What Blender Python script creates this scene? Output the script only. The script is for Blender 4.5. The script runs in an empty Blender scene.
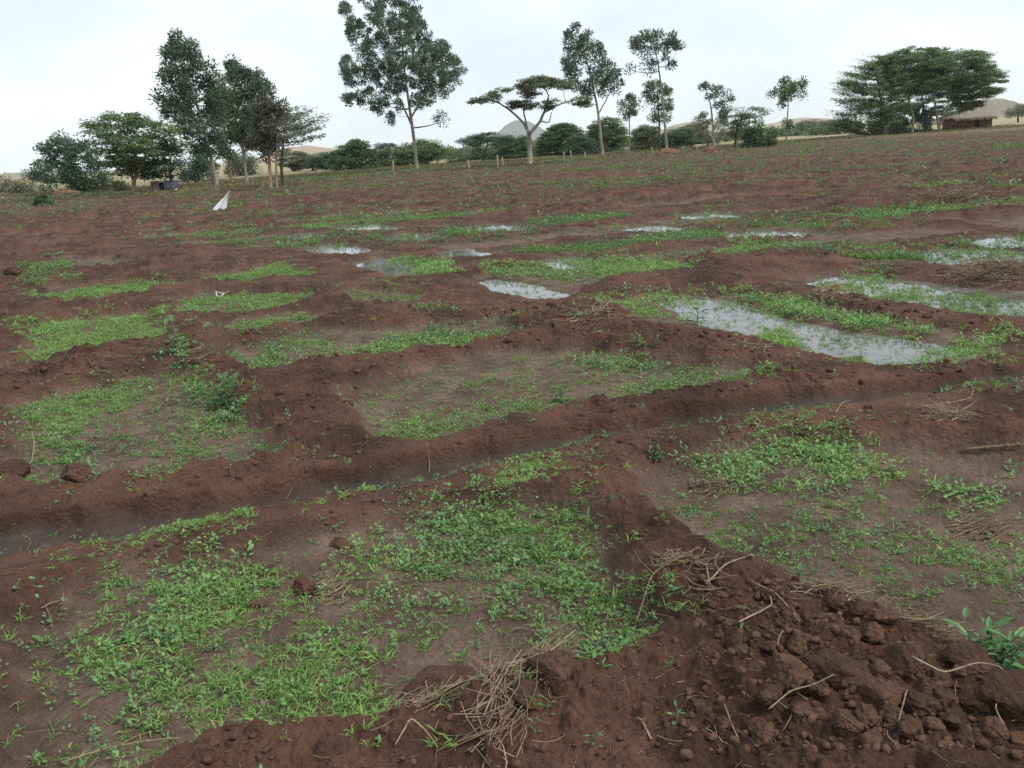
import bpy, math, random
import numpy as np

random.seed(7)
rng = np.random.default_rng(11)
SC = bpy.context.scene
COL = SC.collection

# ------------------------------------------------------------------ camera
F_PX, W_PX, H_PX = 852.0, 1024, 768
EYE = 1.65
ROLL = math.radians(3.58)
PITCH = math.atan(238.5 / F_PX)
FWD = np.array([0, math.cos(PITCH), -math.sin(PITCH)])
_r0 = np.array([1.0, 0, 0]); _u0 = np.array([0, math.sin(PITCH), math.cos(PITCH)])
RGT = math.cos(ROLL) * _r0 - math.sin(ROLL) * _u0
UPV = math.sin(ROLL) * _r0 + math.cos(ROLL) * _u0
CAM = np.array([0, 0, EYE])

def ray(px, py):
    return FWD * F_PX + RGT * (px - 512) - UPV * (py - 384)

def ground(px, py, z=0.0):
    d = ray(px, py)
    t = (z - EYE) / d[2]
    return CAM + d * t

def at_depth(px, py, Y):
    d = ray(px, py)
    return CAM + d * (Y / d[1])

def project(x, y, z=0.0):
    vx, vy, vz = x, y, z - EYE
    w = vx * FWD[0] + vy * FWD[1] + vz * FWD[2]
    w = np.where(w < 0.05, 0.05, w)
    a = vx * RGT[0] + vy * RGT[1] + vz * RGT[2]
    b = vx * UPV[0] + vy * UPV[1] + vz * UPV[2]
    return 512 + F_PX * a / w, 384 - F_PX * b / w

cd = bpy.data.cameras.new('camera')
cam = bpy.data.objects.new('camera', cd); COL.objects.link(cam)
from mathutils import Matrix
M = Matrix.Identity(4)
for i in range(3):
    M[i][0], M[i][1], M[i][2], M[i][3] = RGT[i], UPV[i], -FWD[i], CAM[i]
cam.matrix_world = M
cd.sensor_fit = 'HORIZONTAL'; cd.sensor_width = 36.0
cd.lens = 36.0 * F_PX / W_PX
cd.clip_start = 0.05; cd.clip_end = 20000
SC.camera = cam

# ------------------------------------------------------------------ noise
_TAB = rng.random((8, 256, 256))
def vnoise(x, y, seed=0):
    t = _TAB[seed % 8]
    xi = np.floor(x).astype(np.int64); yi = np.floor(y).astype(np.int64)
    fx = x - xi; fy = y - yi
    fx = fx * fx * (3 - 2 * fx); fy = fy * fy * (3 - 2 * fy)
    x0 = (xi + seed * 37) & 255; x1 = (x0 + 1) & 255; y0 = (yi + seed * 91) & 255; y1 = (y0 + 1) & 255
    a = t[x0, y0]; b = t[x1, y0]; c = t[x0, y1]; d = t[x1, y1]
    return (a + (b - a) * fx) * (1 - fy) + (c + (d - c) * fx) * fy
def fbm(x, y, octv=4, seed=0, gain=0.5):
    r = np.zeros_like(x); a = 1.0; tot = 0
    c, s = math.cos(.6), math.sin(.6)
    for i in range(octv):
        r += a * (vnoise(x, y, seed + i) - 0.5); tot += a
        a *= gain
        x, y = (x * c - y * s) * 2.03 + 11.3, (x * s + y * c) * 2.03 + 5.7
    return r / tot * 2.0           # about -1..1
_CJ = rng.random((256, 256, 4))
def lumps(x, y, fill=0.6, seed=0):
    """rounded clods: the highest of the domes that stand on jittered cells"""
    wxx = 0.22 * fbm(x * 1.9, y * 1.9, 3, seed + 1); wyy = 0.22 * fbm(x * 1.9 + 31, y * 1.9, 3, seed + 2)
    x = x + wxx; y = y + wyy
    xi = np.floor(x).astype(np.int64); yi = np.floor(y).astype(np.int64)
    best = np.zeros_like(x)
    for dx in (-1, 0, 1):
        for dy in (-1, 0, 1):
            cx = xi + dx; cy = yi + dy
            j = _CJ[(cx + seed * 53) & 255, (cy + seed * 17) & 255]
            px = cx + j[..., 0]; py = cy + j[..., 1]
            R = np.where(j[..., 2] < fill, 0.22 + 0.5 * j[..., 3] ** 2, 0.0)
            ex = x - px; ey = y - py
            ca = np.cos(j[..., 0] * 40); sa = np.sin(j[..., 0] * 40)
            eu = ex * ca + ey * sa; ev = (ey * ca - ex * sa) * (1.0 + 0.7 * j[..., 1])
            e = np.maximum(np.abs(eu), np.abs(ev)) * 0.5 + np.hypot(eu, ev) * 0.55
            h = np.minimum(np.clip(R - e, 0, None) * 1.3, R * (0.55 + 0.35 * j[..., 1])) * (1 + 0.5 * eu / 0.7)
            best = np.maximum(best, h)
    return best
def sstep(a, b, x):
    t = np.clip((x - a) / (b - a), 0, 1)
    return t * t * (3 - 2 * t)

# ------------------------------------------------------------------ layout read off the photograph, laid on the ground
def gpoly(pts):
    return np.array([ground(px, py)[:2] for px, py in pts])
def seg_d(x, y, a, b):
    ab = b - a; L2 = max(ab @ ab, 1e-9)
    t = np.clip(((x - a[0]) * ab[0] + (y - a[1]) * ab[1]) / L2, 0, 1)
    return np.hypot(x - a[0] - t * ab[0], y - a[1] - t * ab[1])
def poly_sdf(x, y, P):
    d = np.full(x.shape, 1e9); inside = np.zeros(x.shape, bool)
    for i in range(len(P)):
        a = P[i]; b = P[(i + 1) % len(P)]
        d = np.minimum(d, seg_d(x, y, a, b))
        c = (a[1] > y) != (b[1] > y)
        if abs(b[1] - a[1]) > 1e-9:
            inside ^= c & (x < (b[0] - a[0]) * (y - a[1]) / (b[1] - a[1]) + a[0])
    return np.where(inside, -d, d)
def poly_mask(x, y, P, w, grow=0.0):
    out = np.zeros(x.shape)
    pad = w + abs(grow) + 0.05
    m = (x > P[:, 0].min() - pad) & (x < P[:, 0].max() + pad) & (y > P[:, 1].min() - pad) & (y < P[:, 1].max() + pad)
    if m.any():
        out[m] = sstep(w, -w, poly_sdf(x[m], y[m], P) - grow)
    return out

BEDS = [gpoly(p) for p in [
    [(10, 770), (15, 640), (60, 590), (110, 562), (230, 548), (330, 530), (430, 505), (520, 496), (590, 502), (625, 560), (660, 630), (600, 668), (500, 690), (400, 722), (230, 745), (120, 790)],
    [(630, 478), (690, 455), (770, 435), (900, 440), (1100, 462), (1150, 720), (1010, 690), (900, 632), (800, 592), (720, 552), (660, 515)],
    [(5, 470), (15, 405), (80, 388), (170, 368), (225, 385), (265, 425), (290, 455), (240, 470), (150, 478), (40, 492)],
    [(340, 402), (400, 372), (480, 352), (600, 350), (700, 364), (795, 368), (730, 388), (600, 406), (500, 424), (420, 446), (372, 440)],
    [(20, 330), (60, 318), (155, 312), (165, 342), (95, 352), (30, 366)],
    [(25, 298), (60, 288), (160, 280), (178, 290), (60, 308)],
    [(170, 305), (200, 292), (310, 292), (320, 304), (240, 316), (180, 318)],
    [(185, 330), (250, 316), (320, 312), (330, 320), (240, 338)],
    [(230, 350), (300, 328), (420, 326), (500, 318), (535, 334), (430, 354), (340, 366), (255, 374)],
    [(200, 282), (215, 272), (290, 262), (318, 276), (240, 288)],
    [(330, 296), (360, 288), (430, 296), (420, 306), (360, 306)],
    [(10, 268), (80, 258), (180, 262), (90, 272)],
    [(590, 304), (660, 294), (700, 292), (800, 300), (900, 322), (1000, 336), (1005, 352), (950, 366), (880, 366), (800, 350), (730, 335), (650, 322)],
    [(800, 276), (870, 272), (960, 284), (1100, 300), (1120, 330), (1000, 318), (900, 304), (840, 296)],
    [(900, 252), (960, 250), (1100, 262), (1100, 274), (960, 268)],
    [(470, 280), (500, 268), (580, 268), (645, 276), (600, 283), (575, 294), (550, 300), (500, 294)],
    [(345, 262), (380, 254), (440, 260), (455, 274), (400, 278)],
    [(540, 264), (580, 256), (690, 262), (700, 274), (600, 274)],
]]
PUDDLE_PX = [
    [(655, 304), (690, 296), (725, 302), (775, 318), (850, 334), (915, 343), (955, 352), (925, 362), (880, 364), (825, 354), (765, 340), (720, 330), (690, 318)],
    [(804, 282), (838, 274), (900, 280), (975, 288), (1080, 298), (1090, 322), (1000, 316), (915, 306), (850, 298)],
    [(900, 255), (940, 249), (1000, 252), (1090, 258), (1090, 270), (1000, 267), (940, 265)],
    [(475, 283), (500, 279), (545, 289), (572, 296), (550, 301), (505, 296)],
    [(360, 264), (385, 260), (415, 264), (425, 270), (395, 275)],
    [(308, 249), (330, 245), (362, 249), (355, 254), (325, 254)],
    [(548, 263), (575, 259), (612, 266), (600, 271), (570, 269)],
    [(440, 254), (460, 250), (490, 253), (478, 258), (455, 258)],
    [(725, 234), (760, 231), (815, 234), (800, 238), (745, 238)],
    [(388, 238), (410, 235), (440, 238), (425, 242), (400, 242)],
    [(340, 228), (370, 225), (400, 227), (385, 231), (350, 231)],
    [(465, 228), (495, 225), (528, 227), (510, 231), (480, 231)],
    [(680, 216), (710, 213), (740, 216), (725, 219), (695, 219)],
    [(975, 242), (1010, 238), (1080, 244), (1070, 249), (1000, 247)],
    [(625, 230), (655, 227), (690, 230), (660, 233)],
    [(280, 237), (300, 234), (322, 237), (300, 241)],
]
WATER_Z = -0.035
def _grow(p, i):
    k = 1.0 if i < 4 else 1.3
    c = np.mean(p, 0)
    return [tuple(c + (np.array(q) - c) * k) for q in p]
PUDDLE_PX = [_grow(p, i) for i, p in enumerate(PUDDLE_PX)]
PUDDLES = [np.array([ground(px, py, WATER_Z)[:2] for px, py in p]) for p in PUDDLE_PX]
CHAN = gpoly([(-160, 570), (0, 541), (130, 522), (260, 500), (370, 478), (440, 464), (520, 446), (600, 431), (700, 413), (800, 401), (880, 394), (960, 382), (1040, 370), (1200, 348)])
ROUGH = gpoly([(700, 570), (800, 596), (880, 636), (960, 690), (1100, 720), (1150, 900), (640, 900), (720, 700)])
VDIR = np.array([0.95, 0.31]); SN = np.array([-0.31, 0.95]); TN = np.array([0.88, 0.48])
_EDGE_PX = [(-300, 226), (-60, 206), (60, 198), (160, 194), (240, 186), (330, 178), (417, 171), (520, 165), (600, 158), (700, 151), (800, 143), (880, 136), (960, 131), (1040, 126), (1300, 112)]
_EDGE = gpoly(_EDGE_PX)
_EAZ = np.arctan2(_EDGE[:, 0], _EDGE[:, 1]); _ER = np.hypot(_EDGE[:, 0], _EDGE[:, 1])
def field_edge(x, y):
    return np.interp(np.arctan2(x, y), _EAZ, _ER)

def terrain(x, y):
    """height and soil masks of the field at (x, y)"""
    x = np.asarray(x, float); y = np.asarray(y, float)
    r = np.hypot(x, y)
    k = np.clip(r / 6.0, 0.6, 2.5)
    wx = x + k * (0.09 * fbm(x * 1.7, y * 1.7, 3, 1) + 0.035 * fbm(x * 8, y * 8, 2, 3))
    wy = y + k * (0.09 * fbm(x * 1.7 + 40, y * 1.7, 3, 2) + 0.035 * fbm(x * 8 + 9, y * 8, 2, 4))
    bed = np.zeros_like(x)
    for P in BEDS:
        bed = np.maximum(bed, poly_mask(wx, wy, P, 0.075))
    # rows of basins farther out
    ws = x * SN[0] + y * SN[1] + 0.9 * fbm(x * 0.13, y * 0.13, 2, 5) + 0.25 * fbm(x * 1.1, y * 1.1, 2, 6)
    wt = x * TN[0] + y * TN[1] + 1.2 * fbm(x * 0.1 + 7, y * 0.1, 2, 6) + 0.3 * fbm(x, y, 2, 7)
    PS, PT = 2.3, 6.0
    fs = ws / PS - np.floor(ws / PS); ft = wt / PT - np.floor(wt / PT)
    ds = np.minimum(fs, 1 - fs) * PS; dt = np.minimum(ft, 1 - ft) * PT
    cid = _TAB[3][(np.floor(ws / PS).astype(np.int64)) & 255, (np.floor(wt / PT).astype(np.int64)) & 255]
    cid2 = _TAB[4][(np.floor(ws / PS).astype(np.int64)) & 255, (np.floor(wt / PT).astype(np.int64)) & 255]
    farbed = sstep(0.35, 0.75, ds) * sstep(0.25, 0.6, dt) * (cid > 0.22)
    px, py = project(x, y)
    wfar = sstep(262, 246, py - 0.02 * (px - 512)) * (y > 3)
    bed = np.maximum(bed * (1 - wfar), farbed * wfar)
    pud = np.zeros_like(x); near_p = np.zeros_like(x)
    for P in PUDDLES:
        pud = np.maximum(pud, poly_mask(wx, wy, P, 0.14, 0.06))
        rp = float(np.hypot(*P.mean(0))); near_p = np.maximum(near_p, poly_mask(wx, wy, P, 0.55 + 0.03 * max(0, rp - 9), 0.5 + 0.12 * max(0, rp - 9)))
    bed = np.maximum(bed, pud)
    # furrow
    dc = np.full(x.shape, 1e9); side = np.ones_like(x)
    m = (r < 14) & (y > 0.5)
    if m.any():
        dm = np.full(m.sum(), 1e9)
        for i in range(len(CHAN) - 1):
            dm = np.minimum(dm, seg_d(wx[m], wy[m], CHAN[i], CHAN[i + 1]))
        dc[m] = dm + 0.06 * fbm(x[m] * 5, y[m] * 5, 4, 5) + 0.08 * fbm(x[m] * 1.5, y[m] * 1.5, 2, 6)
        side[m] = np.where(wy[m] > np.interp(wx[m], CHAN[:, 0], CHAN[:, 1]), 1.0, -1.0)
    depth = np.interp(x, [-3, -1, 0.6, 2.5, 4], [1.0, 0.9, 0.8, 0.5, 0.35])
    hw = np.interp(x, [-3, -1, 0.6, 2.5, 4], [0.165, 0.135, 0.10, 0.10, 0.12])
    far_cut = sstep(hw + 0.025, hw - 0.02, dc); near_cut = sstep(hw + 0.12, hw - 0.10, dc)
    far_slope = sstep(hw + 0.36, hw - 0.02, dc + 0.05 * fbm(x * 5, y * 5, 3, 7))
    chan = np.where(side > 0, 0.82 * far_cut + 0.18 * far_slope, near_cut)
    bank = sstep(0.55, 0.26, dc) * (1 - chan) * np.where(side > 0, 0.5, 0.0)
    edge = field_edge(x, y)
    grs = sstep(-2.5, 2.0, r - edge + 2.5 * fbm(x * 0.2, y * 0.2, 2, 2))
    rough = poly_mask(x, y, ROUGH, 0.25)
    ridge_n = fbm(x * 0.8, y * 0.8, 3, 0)
    n1 = fbm(x * 3.1, y * 3.1, 4, 1)
    z_b = (0.070 + 0.035 * ridge_n + 0.045 * n1) * (1 - 0.82 * near_p) + 0.005 * near_p
    z_d = -0.045 + 0.022 * sstep(4, 7, r) + 0.012 * fbm(x * 2.0, y * 2.0, 3, 5) + 0.02 * near_p
    fade = 1 + 1.0 * sstep(14, 30, r) * (1 - 0.75 * sstep(36, 55, r)) * (1 - near_p) + 0.12 * sstep(7, 9, r) * sstep(0.9, 0.5, near_p) * sstep(-1.5, 1.0, x)
    z = z_b * (1 - bed) * fade + z_d * bed
    nr = r < 75
    if nr.any():
        xx, yy, bb = x[nr], y[nr], bed[nr]
        ro = rough[nr]
        patch = sstep(-0.15, 0.35, fbm(xx * 1.3 + 3, yy * 1.3, 3, 6))
        a = (1 - bb) * (0.45 + 0.55 * patch) + 0.10 * bb
        a = a * (1 - 0.85 * near_p[nr])
        c = 0.10 * lumps(xx * 5, yy * 5, 0.36, 1) + 0.07 * lumps(xx * 12, yy * 12, 0.5, 2) + 0.022 * lumps(xx * 31, yy * 31, 0.6, 3)
        c = c + 0.20 * sstep(9, 16, r[nr]) * lumps(xx * 2.2, yy * 2.2, 0.5, 6)
        c2 = 0.05 * lumps(xx * 6.2, yy * 6.2, 0.25, 4) + 0.03 * lumps(xx * 14 + 3, yy * 14, 0.4, 5) + 0.03 * np.abs(fbm(xx * 13, yy * 13, 4, 1))
        ch = 1 - chan[nr]
        z[nr] += (a * c + ro * c2) * ch + (0.026 * fbm(xx * 8, yy * 8, 3, 2) + 0.026 * np.abs(fbm(xx * 19, yy * 19, 3, 5))) * (1 - 0.72 * bb) * ch * (1 + 0.8 * sstep(8, 20, r[nr]))
    z = z * (1 - bank) + (0.045 + 0.025 * n1 + 0.7 * (z - z_b * (1 - bed))) * bank
    low = sstep(0.75, 0.25, dc) * (side < 0) * (1 - chan)
    z = z * (1 - 0.75 * low) - 0.012 * low
    z = z * (1 - chan) + (-0.026 - 0.040 * depth + 0.020 * fbm(x * 4, y * 4, 4, 3)) * chan
    z = z * (1 - pud) + pud * (-0.062 + 0.040 * fbm(x * 1.6, y * 1.6, 4, 4))
    z = z * (1 - grs) + (0.03 + 0.06 * fbm(x * 0.3, y * 0.3, 3, 3)) * grs
    floor = np.where(side > 0, sstep(hw + 0.012, hw - 0.012, dc), sstep(hw + 0.05, hw - 0.01, dc))
    wet = np.maximum(floor * (0.55 + 0.40 * depth) * (0.85 + 0.5 * fbm(x * 2, y * 2, 2, 3)), sstep(0.0, 1.0, pud) * 0.6)
    return dict(z=z, bed=bed, wet=wet, grs=grs, pud=pud, chan=chan, cid=cid, cid2=cid2, rough=rough, far=wfar, px=px, py=py, r=r, edge=edge)

def hz(x, y):
    return float(terrain(np.array([x]), np.array([y]))['z'][0])

# ------------------------------------------------------------------ helpers: materials and meshes
def mat(name):
    m = bpy.data.materials.new(name); m.use_nodes = True
    nt = m.node_tree; b = nt.nodes['Principled BSDF']
    return m, nt, b
def N(nt, kind, **kw):
    n = nt.nodes.new(kind)
    for k, v in kw.items():
        if hasattr(n, k): setattr(n, k, v)
        else: n.inputs[k].default_value = v
    return n
def mixc(nt, fac, a, b, blend='MIX'):
    n = nt.nodes.new('ShaderNodeMix'); n.data_type = 'RGBA'; n.blend_type = blend
    for sock, v in ((n.inputs[0], fac), (n.inputs[6], a), (n.inputs[7], b)):
        if hasattr(v, 'is_output') or isinstance(v, bpy.types.NodeSocket): nt.links.new(v, sock)
        elif isinstance(v, (tuple, list)): sock.default_value = (*v[:3], 1)
        else: sock.default_value = v
    return n.outputs[2]
def noise_fac(nt, scale, detail=4, lo=0.35, hi=0.65, vec=None, rough=0.55):
    n = N(nt, 'ShaderNodeTexNoise'); n.inputs['Scale'].default_value = scale
    n.inputs['Detail'].default_value = detail; n.inputs['Roughness'].default_value = rough
    if vec is not None: nt.links.new(vec, n.inputs['Vector'])
    r = N(nt, 'ShaderNodeMapRange'); r.inputs[1].default_value = lo; r.inputs[2].default_value = hi
    nt.links.new(n.outputs[0], r.inputs[0])
    return r.outputs[0]
def attr(nt, name):
    a = N(nt, 'ShaderNodeAttribute'); a.attribute_name = name
    return a.outputs['Fac']
def simple_mat(name, c1, c2, scale=8.0, rough=0.85, bump=0.0, bscale=40.0, spec=0.3, stretch=None):
    m, nt, b = mat(name)
    tc = N(nt, 'ShaderNodeTexCoord'); v = tc.outputs['Object']
    if stretch:
        mp = N(nt, 'ShaderNodeMapping'); mp.inputs['Scale'].default_value = stretch
        nt.links.new(v, mp.inputs[0]); v = mp.outputs[0]
    f = noise_fac(nt, scale, 5, 0.3, 0.7, v)
    nt.links.new(mixc(nt, f, c1, c2), b.inputs['Base Color'])
    b.inputs['Roughness'].default_value = rough; b.inputs['Specular IOR Level'].default_value = spec
    if bump:
        n = N(nt, 'ShaderNodeTexNoise'); n.inputs['Scale'].default_value = bscale; n.inputs['Detail'].default_value = 4
        nt.links.new(v, n.inputs['Vector'])
        bp = N(nt, 'ShaderNodeBump'); bp.inputs['Strength'].default_value = 0.7; bp.inputs['Distance'].default_value = bump
        nt.links.new(n.outputs[0], bp.inputs['Height']); nt.links.new(bp.outputs[0], b.inputs['Normal'])
    return m
def leaf_mat(name, dark, mid, light, trans=0.25, rough=0.55, spec=0.25, k=1.0, dead=None, dirt=None):
    """leaf colour runs with the per-leaf value 'rnd'"""
    dark, mid, light = [tuple(c * k for c in q) for q in (dark, mid, light)]
    m, nt, b = mat(name)
    ramp = N(nt, 'ShaderNodeValToRGB')
    e = ramp.color_ramp.elements
    e[0].position = 0.0; e[0].color = (*dark, 1); e[1].position = 1.0; e[1].color = (*light, 1)
    k = e.new(0.5); k.color = (*mid, 1)
    nt.links.new(attr(nt, 'rnd'), ramp.inputs[0])
    if dead:
        e[2].position = 0.90; q = e.new(0.965); q.color = (*dead, 1)
    out = ramp.outputs[0]
    if dirt:
        g = N(nt, 'ShaderNodeNewGeometry')
        out = mixc(nt, noise_fac(nt, 25.0, 4, 0.48, 0.70, g.outputs['Position']), out, dirt)
    nt.links.new(out, b.inputs['Base Color'])
    b.inputs['Roughness'].default_value = rough; b.inputs['Specular IOR Level'].default_value = spec
    tr = N(nt, 'ShaderNodeBsdfTranslucent'); nt.links.new(out, tr.inputs[0])
    mx = N(nt, 'ShaderNodeMixShader'); mx.inputs[0].default_value = trans
    nt.links.new(b.outputs[0], mx.inputs[1]); nt.links.new(tr.outputs[0], mx.inputs[2])
    nt.links.new(mx.outputs[0], nt.nodes['Material Output'].inputs[0])
    return m

def obj_np(name, verts, faces, material=None, parent=None, attrs=None, smooth=False):
    verts = np.asarray(verts, np.float32); faces = np.asarray(faces, np.int32)
    me = bpy.data.meshes.new(name)
    nf, k = faces.shape
    me.vertices.add(len(verts)); me.vertices.foreach_set('co', verts.ravel())
    me.loops.add(nf * k); me.loops.foreach_set('vertex_index', faces.ravel())
    me.polygons.add(nf); me.polygons.foreach_set('loop_start', np.arange(nf, dtype=np.int32) * k)
    me.polygons.foreach_set('loop_total', np.full(nf, k, np.int32))
    if smooth: me.polygons.foreach_set('use_smooth', np.ones(nf, bool))
    for an, av in (attrs or {}).items():
        a = me.attributes.new(an, 'FLOAT', 'POINT'); a.data.foreach_set('value', np.asarray(av, np.float32))
    me.update(calc_edges=True)
    if material: me.materials.append(material)
    o = bpy.data.objects.new(name, me); COL.objects.link(o)
    if parent is not None: o.parent = parent
    return o
def tag(o, label=None, cat=None, group=None, kind=None):
    if label: o['label'] = label
    if cat: o['category'] = cat
    if group: o['group'] = group
    if kind: o['kind'] = kind
    return o
def empty(name, loc):
    o = bpy.data.objects.new(name, None); COL.objects.link(o); o.location = loc
    o.empty_display_size = 0.2
    return o

class Geo:
    """collects triangles with a per-vertex value"""
    def __init__(s): s.v = []; s.f = []; s.a = []; s.n = 0
    def add(s, v, f, a=0.5):
        v = np.asarray(v, float).reshape(-1, 3); f = np.asarray(f, int)
        s.v.append(v); s.f.append(f + s.n); s.n += len(v)
        s.a.append(np.full(len(v), a) if np.isscalar(a) else np.asarray(a))
    def build(s, name, m, parent=None, origin=None, smooth=False):
        v = np.concatenate(s.v)
        if origin is not None: v = v - np.asarray(origin)
        return obj_np(name, v, np.concatenate(s.f), m, parent, {'rnd': np.concatenate(s.a)}, smooth)

def unit(v):
    return v / np.maximum(np.linalg.norm(v, axis=-1, keepdims=True), 1e-9)
def leaves(geo, P, D, UPD, L, Wd, rnd, droop=0.15, shape=(0.3, 0.95, 0.7, 0.75)):
    """pointed oval leaves: base P, direction D, six vertices folded on the midrib"""
    n = len(P); D = unit(D); S = unit(np.cross(D, UPD)); Nn = np.cross(S, D)
    L = np.broadcast_to(L, n)[:, None]; Wd = np.broadcast_to(Wd, n)[:, None]
    a, wa, b, wb = shape
    base = P; tip = P + D * L - Nn * L * droop
    l1 = P + D * L * a + S * Wd * 0.5 * wa + Nn * Wd * 0.12
    r1 = P + D * L * a - S * Wd * 0.5 * wa + Nn * Wd * 0.12
    l2 = P + D * L * b + S * Wd * 0.5 * wb + Nn * (Wd * 0.10 - L * droop * 0.4)
    r2 = P + D * L * b - S * Wd * 0.5 * wb + Nn * (Wd * 0.10 - L * droop * 0.4)
    V = np.stack([base, l1, l2, tip, r2, r1], 1).reshape(-1, 3)
    o = (np.arange(n) * 6)[:, None]
    T = np.array([[0, 2, 1], [0, 3, 2], [0, 4, 3], [0, 5, 4]])
    geo.add(V, (o[:, None, :] + T[None]).reshape(-1, 3), np.repeat(rnd, 6))
def blades(geo, P, D, L, Wd, rnd, bend):
    """grass blades: five vertices, bending over"""
    n = len(P); D = unit(D)
    side = unit(np.cross(D, rng.normal(size=(n, 3)) + np.array([0, 0, 0.2])))
    hor = np.stack([D[:, 0], D[:, 1], np.zeros(n)], 1)
    hor = unit(hor + 1e-6)
    L = np.broadcast_to(L, n)[:, None]; Wd = np.broadcast_to(Wd, n)[:, None]; bend = np.broadcast_to(bend, n)[:, None]
    mid = P + D * L * 0.55
    tip = P + D * L * 0.9 + hor * L * bend - np.array([0, 0, 1.0]) * L * bend * 0.7
    V = np.stack([P - side * Wd * 0.35, P + side * Wd * 0.35, mid + side * Wd * 0.5, mid - side * Wd * 0.5, tip], 1).reshape(-1, 3)
    o = (np.arange(n) * 5)[:, None]
    T = np.array([[0, 1, 2], [0, 2, 3], [3, 2, 4]])
    geo.add(V, (o[:, None, :] + T[None]).reshape(-1, 3), np.repeat(rnd, 5))
def tube(geo, pts, rad, sides=6, a=0.5, cap=True):
    pts = np.asarray(pts, float); n = len(pts); rad = np.broadcast_to(rad, n)
    t = np.gradient(pts, axis=0); t = unit(t)
    ref = np.array([0.31, 0.9, 0.27]) if abs(t[0][1]) < 0.9 else np.array([1.0, 0.1, 0])
    u = unit(np.cross(t, ref)); w = np.cross(t, u)
    an = np.linspace(0, 2 * np.pi, sides, endpoint=False)
    V = pts[:, None, :] + rad[:, None, None] * (np.cos(an)[None, :, None] * u[:, None, :] + np.sin(an)[None, :, None] * w[:, None, :])
    V = V.reshape(-1, 3); F = []
    for i in range(n - 1):
        for j in range(sides):
            p, q = i * sides + j, i * sides + (j + 1) % sides
            F += [(p, q, q + sides), (p, q + sides, p + sides)]
    if cap:
        for j in range(1, sides - 1):
            F.append((0, j + 1, j)); b = (n - 1) * sides; F.append((b, b + j, b + j + 1))
    geo.add(V, F, a)
def box(geo, lo, hi, a=0.5, R=None, org=(0, 0, 0)):
    x0, y0, z0 = lo; x1, y1, z1 = hi
    V = np.array([(x0, y0, z0), (x1, y0, z0), (x1, y1, z0), (x0, y1, z0), (x0, y0, z1), (x1, y0, z1), (x1, y1, z1), (x0, y1, z1)], float)
    if R is not None: V = V @ np.asarray(R).T
    V = V + np.asarray(org)
    Q = [(0, 3, 2, 1), (4, 5, 6, 7), (0, 1, 5, 4), (1, 2, 6, 5), (2, 3, 7, 6), (3, 0, 4, 7)]
    geo.add(V, [t for q in Q for t in ((q[0], q[1], q[2]), (q[0], q[2], q[3]))], a)
def ico(sub):
    import bmesh
    bm = bmesh.new(); bmesh.ops.create_icosphere(bm, subdivisions=sub, radius=1.0)
    v = np.array([q.co[:] for q in bm.verts]); f = np.array([[q.index for q in p.verts] for p in bm.faces]); bm.free()
    return v, f
ICO = {s: ico(s) for s in (1, 2, 4, 5)}

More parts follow.
